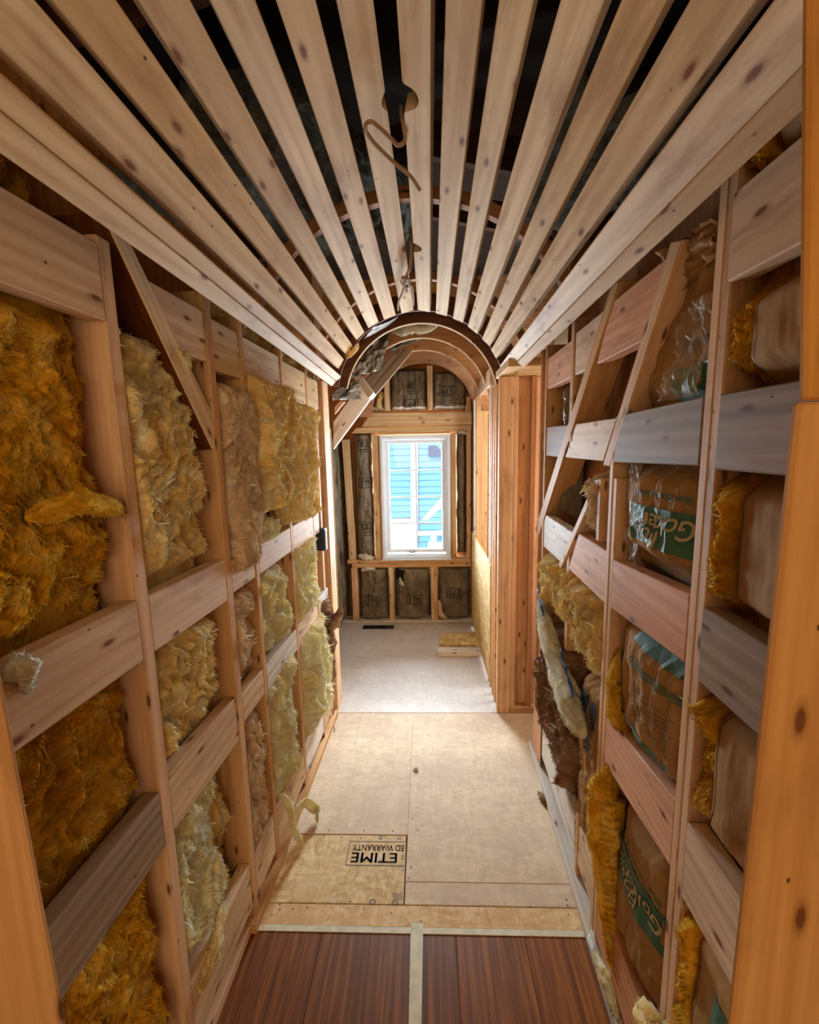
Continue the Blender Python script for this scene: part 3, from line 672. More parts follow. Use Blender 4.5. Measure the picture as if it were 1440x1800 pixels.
# curved ribs carrying the slats
def arc_plank(name, cx_, cz, r0, r1, a0, a1, y0, t, mat, parent, n=28, rx=1.0):
    bm = bmesh.new(); fr = []; 
    for k in range(n + 1):
        a = math.radians(a0 + (a1 - a0) * k / n); c, s_ = math.cos(a), math.sin(a)
        fr.append([bm.verts.new((cx_ + r * c * rx, y, cz + r * s_)) for (r, y) in ((r0, y0), (r1, y0), (r1, y0 + t), (r0, y0 + t))])
    for k in range(n):
        for j in range(4): bm.faces.new((fr[k][j], fr[k][(j + 1) % 4], fr[k + 1][(j + 1) % 4], fr[k + 1][j]))
    bm.faces.new(fr[0]); bm.faces.new(list(reversed(fr[-1]))); bmesh.ops.recalc_face_normals(bm, faces=bm.faces)
    me = bpy.data.meshes.new(name); bm.to_mesh(me); bm.free(); o = link(name, me, mat, parent); place(o, Matrix.Identity(4)); return o
arc_plank('curved_rib', -.035, 1.80,   .548, .585, 30, 152, 1.50, .030, M['pink'], ceiling, rx=1.0)
arc_plank('curved_rib', -.02, 1.83, .512, .55, 26, 154, 2.16, .030, M['pink'], ceiling)
# attic above the slats
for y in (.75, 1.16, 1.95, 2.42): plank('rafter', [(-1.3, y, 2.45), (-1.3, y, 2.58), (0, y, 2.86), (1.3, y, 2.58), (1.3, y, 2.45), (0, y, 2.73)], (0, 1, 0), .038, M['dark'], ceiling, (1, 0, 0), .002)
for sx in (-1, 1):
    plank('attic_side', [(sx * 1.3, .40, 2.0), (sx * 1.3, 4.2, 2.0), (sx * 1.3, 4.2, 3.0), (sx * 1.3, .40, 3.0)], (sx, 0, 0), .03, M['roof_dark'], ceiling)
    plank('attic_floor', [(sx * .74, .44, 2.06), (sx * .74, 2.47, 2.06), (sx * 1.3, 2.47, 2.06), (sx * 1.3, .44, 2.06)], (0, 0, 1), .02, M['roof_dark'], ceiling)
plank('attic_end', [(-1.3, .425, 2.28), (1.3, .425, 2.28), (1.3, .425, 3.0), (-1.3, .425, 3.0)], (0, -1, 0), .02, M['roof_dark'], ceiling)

# ================================================================== ARCHED OPENING (door_1)
door = setp(empty('door_1', (-.07, 2.5, 0)), kind='structure')
AC = (-.02, 1.845)
def rib(y, t, r, mat, a0=0, a1=180, h=.15): return arc_plank('arch_rib', AC[0], AC[1], r, r + h, a0, a1, y, t, M[mat], door, 40)
for y_, t_, r_, a_ in ((2.690, .022, .447, 168), (3.05, .024, .447, 118), (3.43, .03, .447, 118)): arc_plank('rib_lit_edge', AC[0], AC[1], r_ - .005, r_ - .0002, 6, a_, y_, t_, M['pine'], door, 40)  # pale strips paint the window light on the rib undersides
rib(2.482, .016, .452, 'dark', 15, 170, .05)
rib(2.69, .045, .447, 'dark', 0, 168, .16); rib(3.05, .05, .447, 'ply', 0, 125, .16); rib(3.43, .06, .447, 'ply', 0, 125, .16)
rib(3.86, .035, .430, 'ply', 0, 180, .16)
# left jamb post and right jamb posts
plank('jamb_post', [(-.612, 2.50, 0), (-.556, 2.50, 0), (-.556, 2.50, 1.96), (-.612, 2.50, 1.96)], (0, 1, 0), .14, M['fir'], door)
plank('jamb_post', [(.404, 2.50, 0), (.478, 2.50, 0), (.478, 2.50, 1.955), (.404, 2.50, 1.955)], (0, 1, 0), .045, M['fir'], door)
plank('jamb_post', [(.4795, 2.505, .038), (.506, 2.505, .038), (.506, 2.505, 1.955), (.4795, 2.505, 1.955)], (0, 1, 0), .089, M['stud'], door)
plank('jamb_panel', [(.507, 2.545, .038), (.70, 2.545, .038), (.70, 2.545, 1.955), (.507, 2.545, 1.955)], (0, 1, 0), .02, M['fir'], door, (0, 0, 1))
plank('jamb_post', [(.577, 2.51, .038), (.607, 2.51, .038), (.607, 2.51, 1.955), (.577, 2.51, 1.955)], (0, 1, 0), .03, M['ply'], door)
plank('jamb_plate', [(.4795, 2.50, 0), (.72, 2.50, 0), (.72, 2.50, .037), (.4795, 2.50, .037)], (0, 1, 0), .089, M['fir'], door)
plank('header_plate', [(.40, 2.22, 1.958), (.78, 2.22, 1.958), (.78, 2.62, 1.958), (.40, 2.62, 1.958)], (0, 0, 1), .04, M['pine_yellow'], door, (1, 0, 0))
for y in (2.62, 2.70, 2.79): plank('jamb_post', [(.405, y, 0), (.44, y, 0), (.44, y, 1.93), (.405, y, 1.93)], (0, 1, 0), .03, M['stud'], door)

# ================================================================== FAR ROOM
wall_far = setp(plank('wall_far', [FW(-1.4, 0, .13), FW(-.40, 0, .13), FW(-.40, 3.01, .13), FW(-1.4, 3.01, .13)], FN, .03, M['ply'], None, (0, 0, 1), 0), kind='structure')
for q in (((.215, 0), (1.6, 0), (1.6, 3.01), (.215, 3.01)), ((-.40, 0), (.215, 0), (.215, .59), (-.40, .59)), ((-.40, 1.69), (.215, 1.69), (.215, 3.01), (-.40, 3.01))):
    plank('sheathing', [FW(a, b, .13) for a, b in q], FN, .03, M['ply'], wall_far, (1, 0, 0), 0)
def fp(name, xz, mat, d=0.0, t=.038, along=None): return wp(FW, FN, name, xz, M[mat], wall_far, d, t, along)
def at(px, py): p = on_depth(px, py, FY); return (p[0], p[2])
fp('header', [at(636, 750), at(829, 746), at(829, 724), at(652, 726)], 'pine_yellow', -.004, .05, (1, 0))
fp('header', [at(618, 762), at(829, 757), at(829, 747), at(626, 752)], 'pine_yellow', -.002, .05, (1, 0))
fp('sill_plate', rect(-.72, .392, .553, .587), 'stud', -.004, .089); fp('sill_plate', rect(-.68, .392, .514, .550), 'fir', -.003, .089)
fp('bottom_plate', rect(-.80, .40, 0, .012), 'bleach', -.01, .089)
fp('stud', rect(-.462, -.412, .589, 1.70), 'pine_yellow', 0, .089); fp('stud', rect(.222, .262, .589, 1.70), 'pine_yellow', 0, .089)
fp('stud', [(-.700, .589), (-.640, .589), (-.665, 1.66), (-.725, 1.66)], 'pine_yellow', 0, .089)
fp('stud', rect(-.690, -.635, .013, .512), 'stud', 0, .089); fp('stud', rect(-.350, -.305, .013, .512), 'pine_yellow', 0, .089)
fp('stud', rect(.030, .058, .013, .512), 'pine_yellow', 0, .089); fp('stud', rect(.060, .092, .013, .512), 'fir', .004, .089)
fp('stud', rect(-.345, -.300, 1.9, 2.22), 'pine_yellow', 0, .06); fp('stud', rect(.022, .068, 1.9, 2.26), 'pine_yellow', 0, .06); fp('stud', rect(.355, .392, .589, 2.0), 'stud', .02, .089)
fp('jack_plate', rect(-.41, .22, 1.695, 1.715), 'pink', .01, .08)
# left side of the far room
wall_fl = setp(plank('wall_dormer_left', [(-.86, 2.66, 0), (-.86, 4.05, 0), (-.86, 4.05, 3.01), (-.86, 2.66, 3.01)], (-1, 0, 0), .03, M['ply'], None, (0, 0, 1), 0), kind='structure')
for y in (2.9, 3.3, 3.7): plank('stud', [(-.775, y, 0), (-.775, y + .038, 0), (-.775, y + .038, 1.75), (-.775, y, 1.75)], (-1, 0, 0), .084, M['stud'], wall_fl)
plank('partition_sheet', [(-1.3, 2.655, 0), (-.62, 2.655, 0), (-.62, 2.655, 2.9), (-1.3, 2.655, 2.9)], (0, 1, 0), .005, M['ply'], wall_fl)
# right side: studs, opening with sloped view of header, half-height osb sheet
wall_fr = setp(plank('wall_dormer_right', [(.50, 3.82, 0), (.50, 4.05, 0), (.50, 4.05, 2.9), (.50, 3.82, 2.9)], (1, 0, 0), .02, M['ply'], None, (0, 0, 1), 0), kind='structure')
plank('lintel', [(.40, 2.85, 1.955), (.40, 3.80, 1.955), (.40, 3.80, 2.06), (.40, 2.85, 2.06)], (1, 0, 0), .06, M['block'], wall_fr)
plank('stud', [(.400, 3.60, 0), (.400, 3.64, 0), (.400, 3.64, 1.953), (.400, 3.60, 1.953)], (1, 0, 0), .089, M['fir'], wall_fr)
plank('stud', [(.400, 3.78, 0), (.400, 3.82, 0), (.400, 3.82, 1.953), (.400, 3.78, 1.953)], (1, 0, 0), .089, M['bleach'], wall_fr)
plank('stud', [(.405, 2.86, 0), (.405, 2.895, 0), (.405, 2.895, 1.95), (.405, 2.86, 1.95)], (1, 0, 0), .089, M['bleach'], wall_fr)
plank('osb_sheet', [(.402, 2.80, .03), (.392, 3.87, .03), (.392, 3.87, .845), (.402, 2.80, .83)], (1, 0, 0), .012, M['osb_panel'], wall_fr, None, .001)
plank('outer_sheet', [(1.5, 1.85, 0), (1.5, 4.05, 0), (1.5, 4.05, 2.9), (1.5, 1.85, 2.9)], (1, 0, 0), .02, M['drywall'], wall_fr)
plank('outer_sheet', [(.72, 2.62, 0), (1.5, 2.62, 0), (1.5, 2.62, 2.6), (.72, 2.62, 2.6)], (0, 1, 0), .02, M['drywall'], wall_fr)
plank('outer_sheet', [(.66, 2.18, 0), (1.5, 2.18, 0), (1.5, 2.18, 2.9), (.66, 2.18, 2.9)], (0, -1, 0), .02, M['ply'], wall_fr)
# rafter and valley timbers at the left
raf = setp(plank('trim_1', [on_depth(586, 742, 3.2), on_depth(632, 676, 3.2), on_depth(654, 698, 3.2), on_depth(586, 790, 3.2)], (0, 1, 0), .04, M['lit_whitewood'], None, None, .003), kind='structure')
raf2 = setp(plank('trim_2', [on_depth(634, 674, 3.25), on_depth(702, 606, 3.25), on_depth(724, 618, 3.25), on_depth(656, 699, 3.25)], (0, 1, 0), .05, M['grey'], None, None, .003), kind='structure')
setp(plank('trim_3', [on_depth(610, 648, 3.0), on_depth(620, 640, 3.0), on_depth(657, 690, 3.0), on_depth(648, 700, 3.0)], (0, 1, 0), .16, M['bleach'], None, None, .003), kind='structure')
setp(plank('trim_4', [on_depth(588, 716, 3.3), on_depth(598, 704, 3.3), on_depth(606, 706, 3.3), on_depth(588, 728, 3.3)], (0, 1, 0), .04, M['pink'], None, None, .002), kind='structure')

# ================================================================== WINDOW
wx0, wx1, wz0, wz1 = -.395, .212, .592, 1.688
win = setp(empty('window_1', (-.09, FY, wz0)), kind='structure')
def frame(name, x0, x1, z0, z1, w, y, t, mat):
    bm = bmesh.new()
    for (a, b, c, d) in ((x0, x1, z0, z0 + w), (x0, x1, z1 - w, z1), (x0, x0 + w, z0 + w, z1 - w), (x1 - w, x1, z0 + w, z1 - w)):
        bmesh.ops.create_cube(bm, size=1, matrix=Matrix.Translation(((a + b) / 2, y + t / 2, (c + d) / 2)) @ Matrix.Diagonal((b - a, t, d - c, 1)))
    bmesh.ops.bevel(bm, geom=list(bm.edges), offset=.002, segments=1, affect='EDGES')
    me = bpy.data.meshes.new(name); bm.to_mesh(me); bm.free(); o = link(name, me, mat, win); place(o, Matrix.Identity(4)); return o
frame('window_frame', wx0, wx1, wz0, wz1, .026, FY - .012, .11, M['vinyl'])
frame('window_stop', wx0 + .026, wx1 - .026, wz0 + .026, wz1 - .026, .014, FY + .01, .08, M['vinyl'])
frame('sash', wx0 + .041, wx1 - .041, wz0 + .05, wz1 - .041, .030, FY + .03, .045, M['vinyl'])
gx0, gx1, gz0, gz1 = wx0 + .070, wx1 - .070, wz0 + .079, wz1 - .070
gm = -.085
def muntin(x0, x1, z0, z1): o = plank('muntin', [(x0, FY + .044, z0), (x1, FY + .044, z0), (x1, FY + .044, z1), (x0, FY + .044, z1)], (0, 1, 0), .010, M['vinyl'], win, None, .002)
muntin(gm - .007, gm + .007, gz0, gz1)
for k in (1, 2, 3): 
    z = gz0 + (gz1 - gz0) * k / 4
    muntin(gx0, gm - .0075, z - .006, z + .006); muntin(gm + .0075, gx1, z - .006, z + .006)
plank('pane', [(gx0 - .004, FY + .056, gz0 - .004), (gx1 + .004, FY + .056, gz0 - .004), (gx1 + .004, FY + .056, gz1 + .004), (gx0 - .004, FY + .056, gz1 + .004)], (0, 1, 0), .004, M['glass'], win, None, 0)
cr = plank('crank', [(-.160, FY + .012, wz0 + .050), (-.105, FY + .012, wz0 + .050), (-.105, FY + .012, wz0 + .068), (-.160, FY + .012, wz0 + .068)], (0, 1, 0), .018, M['steel'], win, None, .004)
tube('crank_arm', [(-.155, FY + .008, wz0 + .060), (-.13, FY - .006, wz0 + .064), (-.108, FY + .004, wz0 + .058)], .004, M['steel'], cr)
plank('window_stool', [(wx0 - .01, FY - .03, wz0 - .008), (wx1 + .01, FY - .03, wz0 - .008), (wx1 + .01, FY + .02, wz0 - .008), (wx0 - .01, FY + .02, wz0 - .008)], (0, 0, 1), .007, M['vinyl'], win, None, .001)
plank('window_buck', [(wx0 - .012, FY - .004, wz0), (wx0 - .002, FY - .004, wz0), (wx0 - .002, FY - .004, wz1), (wx0 - .012, FY - .004, wz1)], (0, 1, 0), .09, M['pink'], win)
plank('window_buck', [(wx1 + .002, FY - .004, wz0), (wx1 + .008, FY - .004, wz0), (wx1 + .008, FY - .004, wz1), (wx1 + .002, FY - .004, wz1)], (0, 1, 0), .09, M['pink'], win)

# ================================================================== ROOM BEHIND THE CAMERA
wb = setp(plank('wall_back', [(-2.2, -3, 0), (2.2, -3, 0), (2.2, -3, 2.6), (-2.2, -3, 2.6)], (0, -1, 0), .05, M['drywall'], None, None, 0), kind='structure')
setp(plank('wall_near_left', [(-2.2, -3, 0), (-2.2, .45, 0), (-2.2, .45, 2.6), (-2.2, -3, 2.6)], (-1, 0, 0), .05, M['drywall'], None, None, 0), kind='structure')
setp(plank('wall_near_right', [(2.2, -3, 0), (2.2, .45, 0), (2.2, .45, 2.6), (2.2, -3, 2.6)], (1, 0, 0), .05, M['drywall'], None, None, 0), kind='structure')
setp(plank('ceiling_near', [(-2.2, -3, 2.6), (2.2, -3, 2.6), (2.2, .40, 2.6), (-2.2, .40, 2.6)], (0, 0, 1), .05, M['drywall'], None, None, 0), kind='structure')
wn = setp(plank('wall_near_front', [(-2.2, .43, 0), (-.70, .43, 0), (-.70, .43, 2.6), (-2.2, .43, 2.6)], (0, 1, 0), .02, M['drywall'], None, None, 0), kind='structure')
plank('partition_sheet', [(.60, .43, 0), (2.2, .43, 0), (2.2, .43, 2.6), (.60, .43, 2.6)], (0, 1, 0), .02, M['drywall'], wn, None, 0)
# door posts standing nearest to the camera
near = setp(empty('door_2', (0, .5, 0)), kind='structure')
def npost(pts, Y, x_out, mat='post', t=.010):
    a = [on_depth(px, py, Y) for px, py in pts]
    plank('jamb_post', [a[0], (x_out, Y, a[0][2]), (x_out, Y, a[1][2]), a[1]], (0, 1, 0), t, M[mat], near, (0, 0, 1), .003)
npost([(1405, 707), (1280, 1862)], .46, .62); npost([(1424, -60), (1416, 704)], .465, .62)
npost([(-12, 1180), (108, 1815)], .46, -.74)

#SECTION_THINGS
# ================================================================== INSULATION, LEFT WALL
PL_ = ((1.848, 1.988), (1.158, 1.293), (.70, .838))
def batt(label, *a, cat='insulation', **k):
    return setp(blanket('insulation_batt', *a, **k), label, cat)
b1_ = batt('deep amber-lit fiberglass filling the left bay nearest the camera, top opening', LW, .40, .862, 1.25, 1.90, M['amber'], 11, d0=.035, amp=.055, rag=.014, nw=60, pinch=PL_, edge=.022)
batt('deep amber-lit fiberglass in the near left bay between its middle and grey boards', LW, .40, .866, .80, 1.20, M['amber'], 12, d0=.035, amp=.055, rag=.018, nw=50, pinch=PL_, edge=.022)
batt('amber-lit fiberglass low in the near left bay below the grey board', LW, .40, .862, .03, .74, M['amber'], 13, d0=.035, amp=.05, rag=.016, nw=40, pinch=PL_, edge=.022)
batt('torn golden fiberglass beside the dark diagonal brace, left wall, top opening', LW, .93, 1.215, 1.22, 1.86, M['yellow'], 21, d0=.03, amp=.085, rag=.026, nw=110, pinch=PL_[1:2], edge=.022, lean=-.04)
batt('ragged yellow fiberglass in the second left bay between the two middle boards', LW, .93, 1.215, .78, 1.22, M['yellow'], 22, d0=.03, amp=.075, rag=.024, nw=90, pinch=((1.15, 1.285), (.70, .848)), edge=.022)
batt('pale yellow fiberglass low in the second left bay above the bottom board', LW, .93, 1.16, .05, .75, M['pale'], 23, d0=.03, amp=.05, rag=.02, nw=50, pinch=((.70, .848), (.08, .262)), edge=.022)
batt('narrow golden strip of fiberglass behind the low pale batt of the second left bay', LW, 1.165, 1.235, .16, .72, M['yellow'], 24, d0=.05, amp=.05, rag=.02, nw=40, pinch=((.70, .848),), edge=.022)
batt('smooth tan fiberglass batt swelling out beside the third left stud, upper part', LW, 1.322, 1.545, 1.20, 1.80, M['tan'], 31, d0=-.004, amp=.03, fine=.004, rag=.022, nw=50, edge=.04, back=.06, bulge=.02)
batt('crumpled tan fiberglass in the narrow left bay, middle opening', LW, 1.322, 1.470, .80, 1.19, M['tan'], 32, d0=.02, amp=.06, rag=.018, nw=60, pinch=((1.158, 1.262), (.722, .818)), edge=.022)
batt('crumpled tan fiberglass in the narrow left bay, bottom opening', LW, 1.322, 1.455, .20, .75, M['tan'], 33, d0=.02, amp=.06, rag=.02, nw=60, pinch=((.722, .818), (.07, .232)), edge=.022)
def LWp(y, z, d=0.0): return LW(y, z, d)
batt('big torn yellow sheet of fiberglass bulging over the studs near the arch, left half', LWp, 1.525, 1.875, 1.365, 1.845, M['yellow'], 41, d0=-.035, back=.05, amp=.085, rag=.026, nw=160, edge=.03)
batt('big torn yellow sheet of fiberglass bulging over the studs near the arch, right half', LWp, 1.84, 2.19, 1.27, 1.80, M['yellow'], 42, d0=-.04, back=.05, amp=.085, rag=.03, nw=180, edge=.035)
batt('small pale tuft of fiberglass lying on the board below the big torn yellow sheets', LW, 1.53, 1.70, 1.255, 1.345, M['pale'], 43, d0=.0, back=.06, amp=.05, rag=.02, nw=50, edge=.025)
batt('pale yellow fiberglass with a brown gap beside it, fourth left bay, middle opening', LW, 1.525, 1.78, .81, 1.16, M['pale'], 44, d0=.012, amp=.07, rag=.026, nw=110, pinch=((1.158, 1.262), (.715, .812)), edge=.025)
batt('pale yellow fiberglass hanging out of the fourth left bay, bottom opening', LW, 1.525, 1.80, .22, .735, M['pale'], 45, d0=-.006, back=.07, amp=.07, rag=.03, nw=150, edge=.03)
batt('pale fiberglass in the fifth left bay below the electrical box, middle opening', LW, 1.90, 2.20, .80, 1.17, M['pale'], 51, d0=-.012, back=.07, amp=.07, rag=.03, nw=130, edge=.03)
batt('long shaggy pale fiberglass in the fifth left bay, bottom opening by the arch post', LW, 1.89, 2.24, .235, .735, M['pale'], 52, d0=-.03, back=.06, amp=.08, rag=.035, nw=220, edge=.035, wl=.028)
batt('brown mineral wool hanging beside the left arch post at knee height', LW, 2.25, 2.42, .30, .78, M['brownwool'], 53, d0=-.02, back=.05, amp=.07, rag=.03, nw=120, edge=.03)
batt('dark fiberglass glimpsed above the far left wall boards', LW, 1.52, 2.4, 1.97, 2.10, M['yellow'], 54, d0=.04, back=.1, amp=.05, rag=.02, nw=40, edge=.025)
setp(tongue('fiberglass_tuft', [LW(.66, 1.50, .0), LW(.76, 1.515, -.01), LW(.85, 1.49, .0), LW(.885, 1.475, .01)], [.014, .020, .014, .006], M['amber'], None, 3, .8), 'twisted amber-lit strand of fiberglass reaching onto the first left stud', 'insulation')
setp(tongue('fiberglass_tuft', [LW(.602, 1.30, -.004), LW(.612, 1.275, -.012), LW(.618, 1.235, -.008)], [.012, .018, .004], M['white'], None, 4, .8), 'small white puff of fiberglass on the near left middle board', 'insulation')
setp(tongue('fiberglass_tuft', [LW(1.52, .29, -.02), LW(1.56, .20, -.035), LW(1.555, .10, -.045), LW(1.58, .01, -.07)], [.010, .015, .012, .005], M['pale'], None, 5, .5), 'shred of pale fiberglass hanging to the floor by the left wall', 'insulation')
setp(tongue('fiberglass_tuft', [LW(1.62, .10, -.01), LW(1.70, .10, -.05), LW(1.72, .04, -.09), LW(1.69, .012, -.10)], [.012, .018, .014, .006], M['pale'], None, 6, .5), 'clump of pale fiberglass on the floor by the left bottom plate', 'insulation')
setp(tongue('fiberglass_tuft', [LW(2.30, .62, -.03), LW(2.36, .66, -.06), LW(2.42, .69, -.08)], [.03, .03, .01], M['brownwool'], None, 7, .8), 'spiky brown wool tuft in front of the left arch post', 'insulation')
setp(tongue('fiberglass_tuft', [LW(1.10, .30, .0), LW(1.02, .24, -.008), LW(.95, .20, .0)], [.02, .03, .012], M['yellow'], None, 8, .4), 'flap of yellow fiberglass folded over the lowest left board', 'insulation')
batt('dark amber-lit fiberglass above the top board of the near left bay', LW, .44, .87, 1.97, 2.2, M['amber'], 14, d0=.075, amp=.05, rag=.02, nw=30, edge=.025, back=.12)
# electrical box
eb = thing('electrical_box', 'dark blue electrical box on the left wall beside the arch post', 'electrical box', tuple(LW(2.40, 1.04, 0)))
plank('box_body', [LW(2.345, 1.045, -.02), LW(2.395, 1.045, -.02), LW(2.395, 1.165, -.02), LW(2.345, 1.165, -.02)], LN, .07, M['navybox'], eb, None, .003)
plank('box_rim', [LW(2.350, 1.05, -.026), LW(2.355, 1.05, -.026), LW(2.355, 1.16, -.026), LW(2.350, 1.16, -.026)], LN, .006, M['vinyl'], eb, None, .001)

# ================================================================== INSULATION, RIGHT WALL
PR_ = ((1.845, 1.985), (1.548, 1.674), (1.158, 1.300), (.706, .872))
ra = batt('long paper-faced batt with a crease, right bay nearest the camera', RW, .44, .774, .03, 2.10, M['kraft'], 61, style='paper', d0=.012, amp=.025, fine=.003, rag=.005, pinch=PR_, edge=.05, bulge=.015)
eg = blanket('fiberglass_edge', RW, .735, .7965, .05, 2.12, M['amber'], 62, ra, d0=.004, amp=.045, rag=.012, pinch=PR_, edge=.02, nw=80, back=.115)
drape('printed_band', shape_bm([[(-.04, -.05), (.04, -.05), (.04, .05), (-.04, .05)]]), ra, .635, .585, (1, 0), (0, 1), M['green'])
drape('printed_band', shape_bm([[(-.02, -.03), (.03, -.03), (.03, .03), (-.02, .03)]]), ra, .60, 1.44, (1, 0), (0, 1), M['green'])
for z0, z1 in ((.12, .66), (.90, 1.13), (1.33, 1.52), (1.70, 1.82)):
    drape('crease_shade', shape_bm([[(-.0012, z0 - z1), (.0012, z0 - z1), (.0016, 0), (-.0006, 0)]]), ra, .728, z1, (1, 0), (0, 1), M['ink'], .0015)  # thin dark line painted as the shade in the paper's fold
PB = ((1.552, 1.676), (1.14, 1.305), (.68, .862), (.03, .22))
def golden(bt, y, z, s=1.0, w=.125, h=.045, rot=True):
    X, U = ((1, 0), (0, -1)) if rot else ((-1, 0), (0, 1))
    sg = 1 if rot else -1
    drape('printed_band', shape_bm([[(-w, -h), (w, -h), (w, h), (-w, h)]]), bt, y, z, X, U, M['green'], .003)
    drape('printed_text', text_mesh('Golden', .062 * s, .95, .001, .25), bt, y - sg * .03 * s, z + .012 * s, X, U, M['paleink'], .006)
    drape('printed_text', text_mesh('Flow', .058 * s, .95, .001, .25), bt, y + sg * .035 * s, z - .022 * s, X, U, M['paleink'], .006)
    star = [[(math.cos(a) * .010 - math.sin(a) * .0016, math.sin(a) * .010 + math.cos(a) * .0016), (math.cos(a) * .026 - math.sin(a) * .0016, math.sin(a) * .026 + math.cos(a) * .0016),
             (math.cos(a) * .026 + math.sin(a) * .0016, math.sin(a) * .026 - math.cos(a) * .0016), (math.cos(a) * .010 + math.sin(a) * .0016, math.sin(a) * .010 - math.cos(a) * .0016)] for a in [k * math.pi / 5 for k in range(10)]]
    drape('printed_sun', shape_bm(star), bt, y + sg * .095 * s, z, X, U, M['paleink'], .006)
    drape('printed_text', text_mesh('Fiber Glass Insulation', .024 * s, .98, .0004), bt, y, z + .073, X, U, M['green'])
rb = batt('paper-faced batt printed with an upside-down green label, right wall above the reddish board', RW, .862, 1.222, 1.255, 1.60, M['kraft'], 71, style='paper', d0=.03, amp=.03, fine=.012, rag=.012, edge=.05, bulge=.028, pinch=PB, res=.005)
golden(rb, 1.005, 1.405)
for k in range(3): drape('printed_line', shape_bm([[(-.115, -.0015), (-.025, -.0015), (-.025, .0015), (-.115, .0015)], [(.015, -.0015), (.115, -.0015), (.115, .0015), (.015, .0015)]]), rb, 1.0, 1.302 - k * .008, (1, 0), (0, 1), M['green'])
sheet('plastic_film', [RW(1.215, 1.28, .035), RW(1.215, 1.54, .03), RW(1.09, 1.545, .0), RW(1.12, 1.27, .0)], RN, M['film'], rb, .022, 5, 30, .0012, 7)
rb2 = batt('wrinkled paper-faced batt with green bands below the reddish middle board, right wall', RW, .858, 1.215, .80, 1.19, M['kraft'], 72, style='paper', d0=.03, amp=.03, fine=.012, rag=.012, edge=.05, bulge=.026, pinch=((1.14, 1.305), (.66, .83)), res=.005)
drape('printed_band', shape_bm([[(-.12, -.022), (.12, -.022), (.12, .022), (-.12, .022)]]), rb2, .99, 1.125, (1, 0), (0, 1), M['green'])
for k in range(3): drape('printed_line', shape_bm([[(-.12, -.002), (.12, -.002), (.12, .002), (-.12, .002)]]), rb2, .99, 1.062 - k * .009, (1, 0), (0, 1), M['green'])
for k in range(8): drape('printed_line', shape_bm([[(-.09, -.001), (.09, -.001), (.09, .001), (-.09, .001)]]), rb2, .99, 1.00 - k * .012, (1, 0), (0, 1), M['greyink'])
drape('printed_band', shape_bm([[(-.13, -.024), (.13, -.024), (.13, .024), (-.13, .024)]]), rb2, .985, .862, (1, 0), (0, 1), M['green'])
rb3 = batt('large paper-faced batt with a green label low on the right wall, tilted print', RW, .858, 1.16, .05, .76, M['kraft'], 73, style='paper', d0=.035, amp=.03, fine=.009, rag=.012, edge=.05, bulge=.03, pinch=((.66, .86), (.03, .22)))
golden(rb3, 1.0, .47, .95, .125, .055)
rb4 = batt('torn dark paper-faced batt behind the upper diagonal brace, right wall', RW, .856, 1.19, 1.62, 1.99, M['kraft'], 74, style='paper', d0=.05, amp=.05, fine=.020, rag=.02, edge=.06, bulge=.01, pinch=((1.552, 1.676),), res=.005)
drape('printed_band', shape_bm([[(-.075, -.035), (.075, -.035), (.075, .035), (-.075, .035)]]), rb4, .955, 1.715, (1, 0), (0, 1), M['green'])
drape('printed_text', text_mesh('Fiber Glass', .028, 1, .0005), rb4, .955, 1.79, (1, 0), (0, -1), M['ink'])
sheet('torn_paper', [RW(1.06, 1.90, .03), RW(1.05, 2.0, .0), RW(.88, 1.99, .02), RW(.88, 1.93, .02)], RN, M['kraft'], rb4, .03, 9, 24, .0015, 6)
sheet('plastic_film', [RW(1.0, 1.68, .0), RW(1.0, 1.86, .02), RW(.87, 1.86, .01), RW(.87, 1.68, .0)], RN, M['film'], rb4, .03, 12, 24, .0012, 7)
roll = setp(tongue('fiberglass_roll', [RW(1.20, .68, .02), RW(1.185, .60, -.012), RW(1.18, .45, -.006), RW(1.16, .32, .0), RW(1.13, .20, .012), RW(1.10, .10, .0)], [.014, .042, .044, .036, .032, .018], M['amber'], None, 14, .75), 'long amber-lit fiberglass roll bulging past the right stud near the floor', 'insulation')
setp(tongue('fiberglass_tuft', [RW(1.225, 1.02, .03), RW(1.20, .92, .008), RW(1.16, .86, .0), RW(1.14, .80, .02)], [.012, .03, .026, .008], M['amber'], None, 15, .6), 'amber-lit fiberglass tuft poking over the end of a pinkish board, right wall', 'insulation')
setp(tongue('fiberglass_tuft', [RW(.845, .30, -.03), RW(.83, .345, -.035), RW(.80, .33, -.02), RW(.775, .375, .0)], [.014, .03, .026, .02], M['yellow'], None, 16, .8), 'creamy fiberglass tuft sticking out low on the right near a torn paper strip', 'insulation')
tp = thing('torn_paper_strip', 'torn paper strip hanging in front of the lowest near right bay', 'paper strip', tuple(RW(.80, .10, 0)))
sheet('strip', [RW(.79, .05, -.01), RW(.86, .05, -.004), RW(.775, .37, -.002), RW(.745, .355, .01)], RN, M['kraft'], tp, .015, 17, 22, .0015, 3)
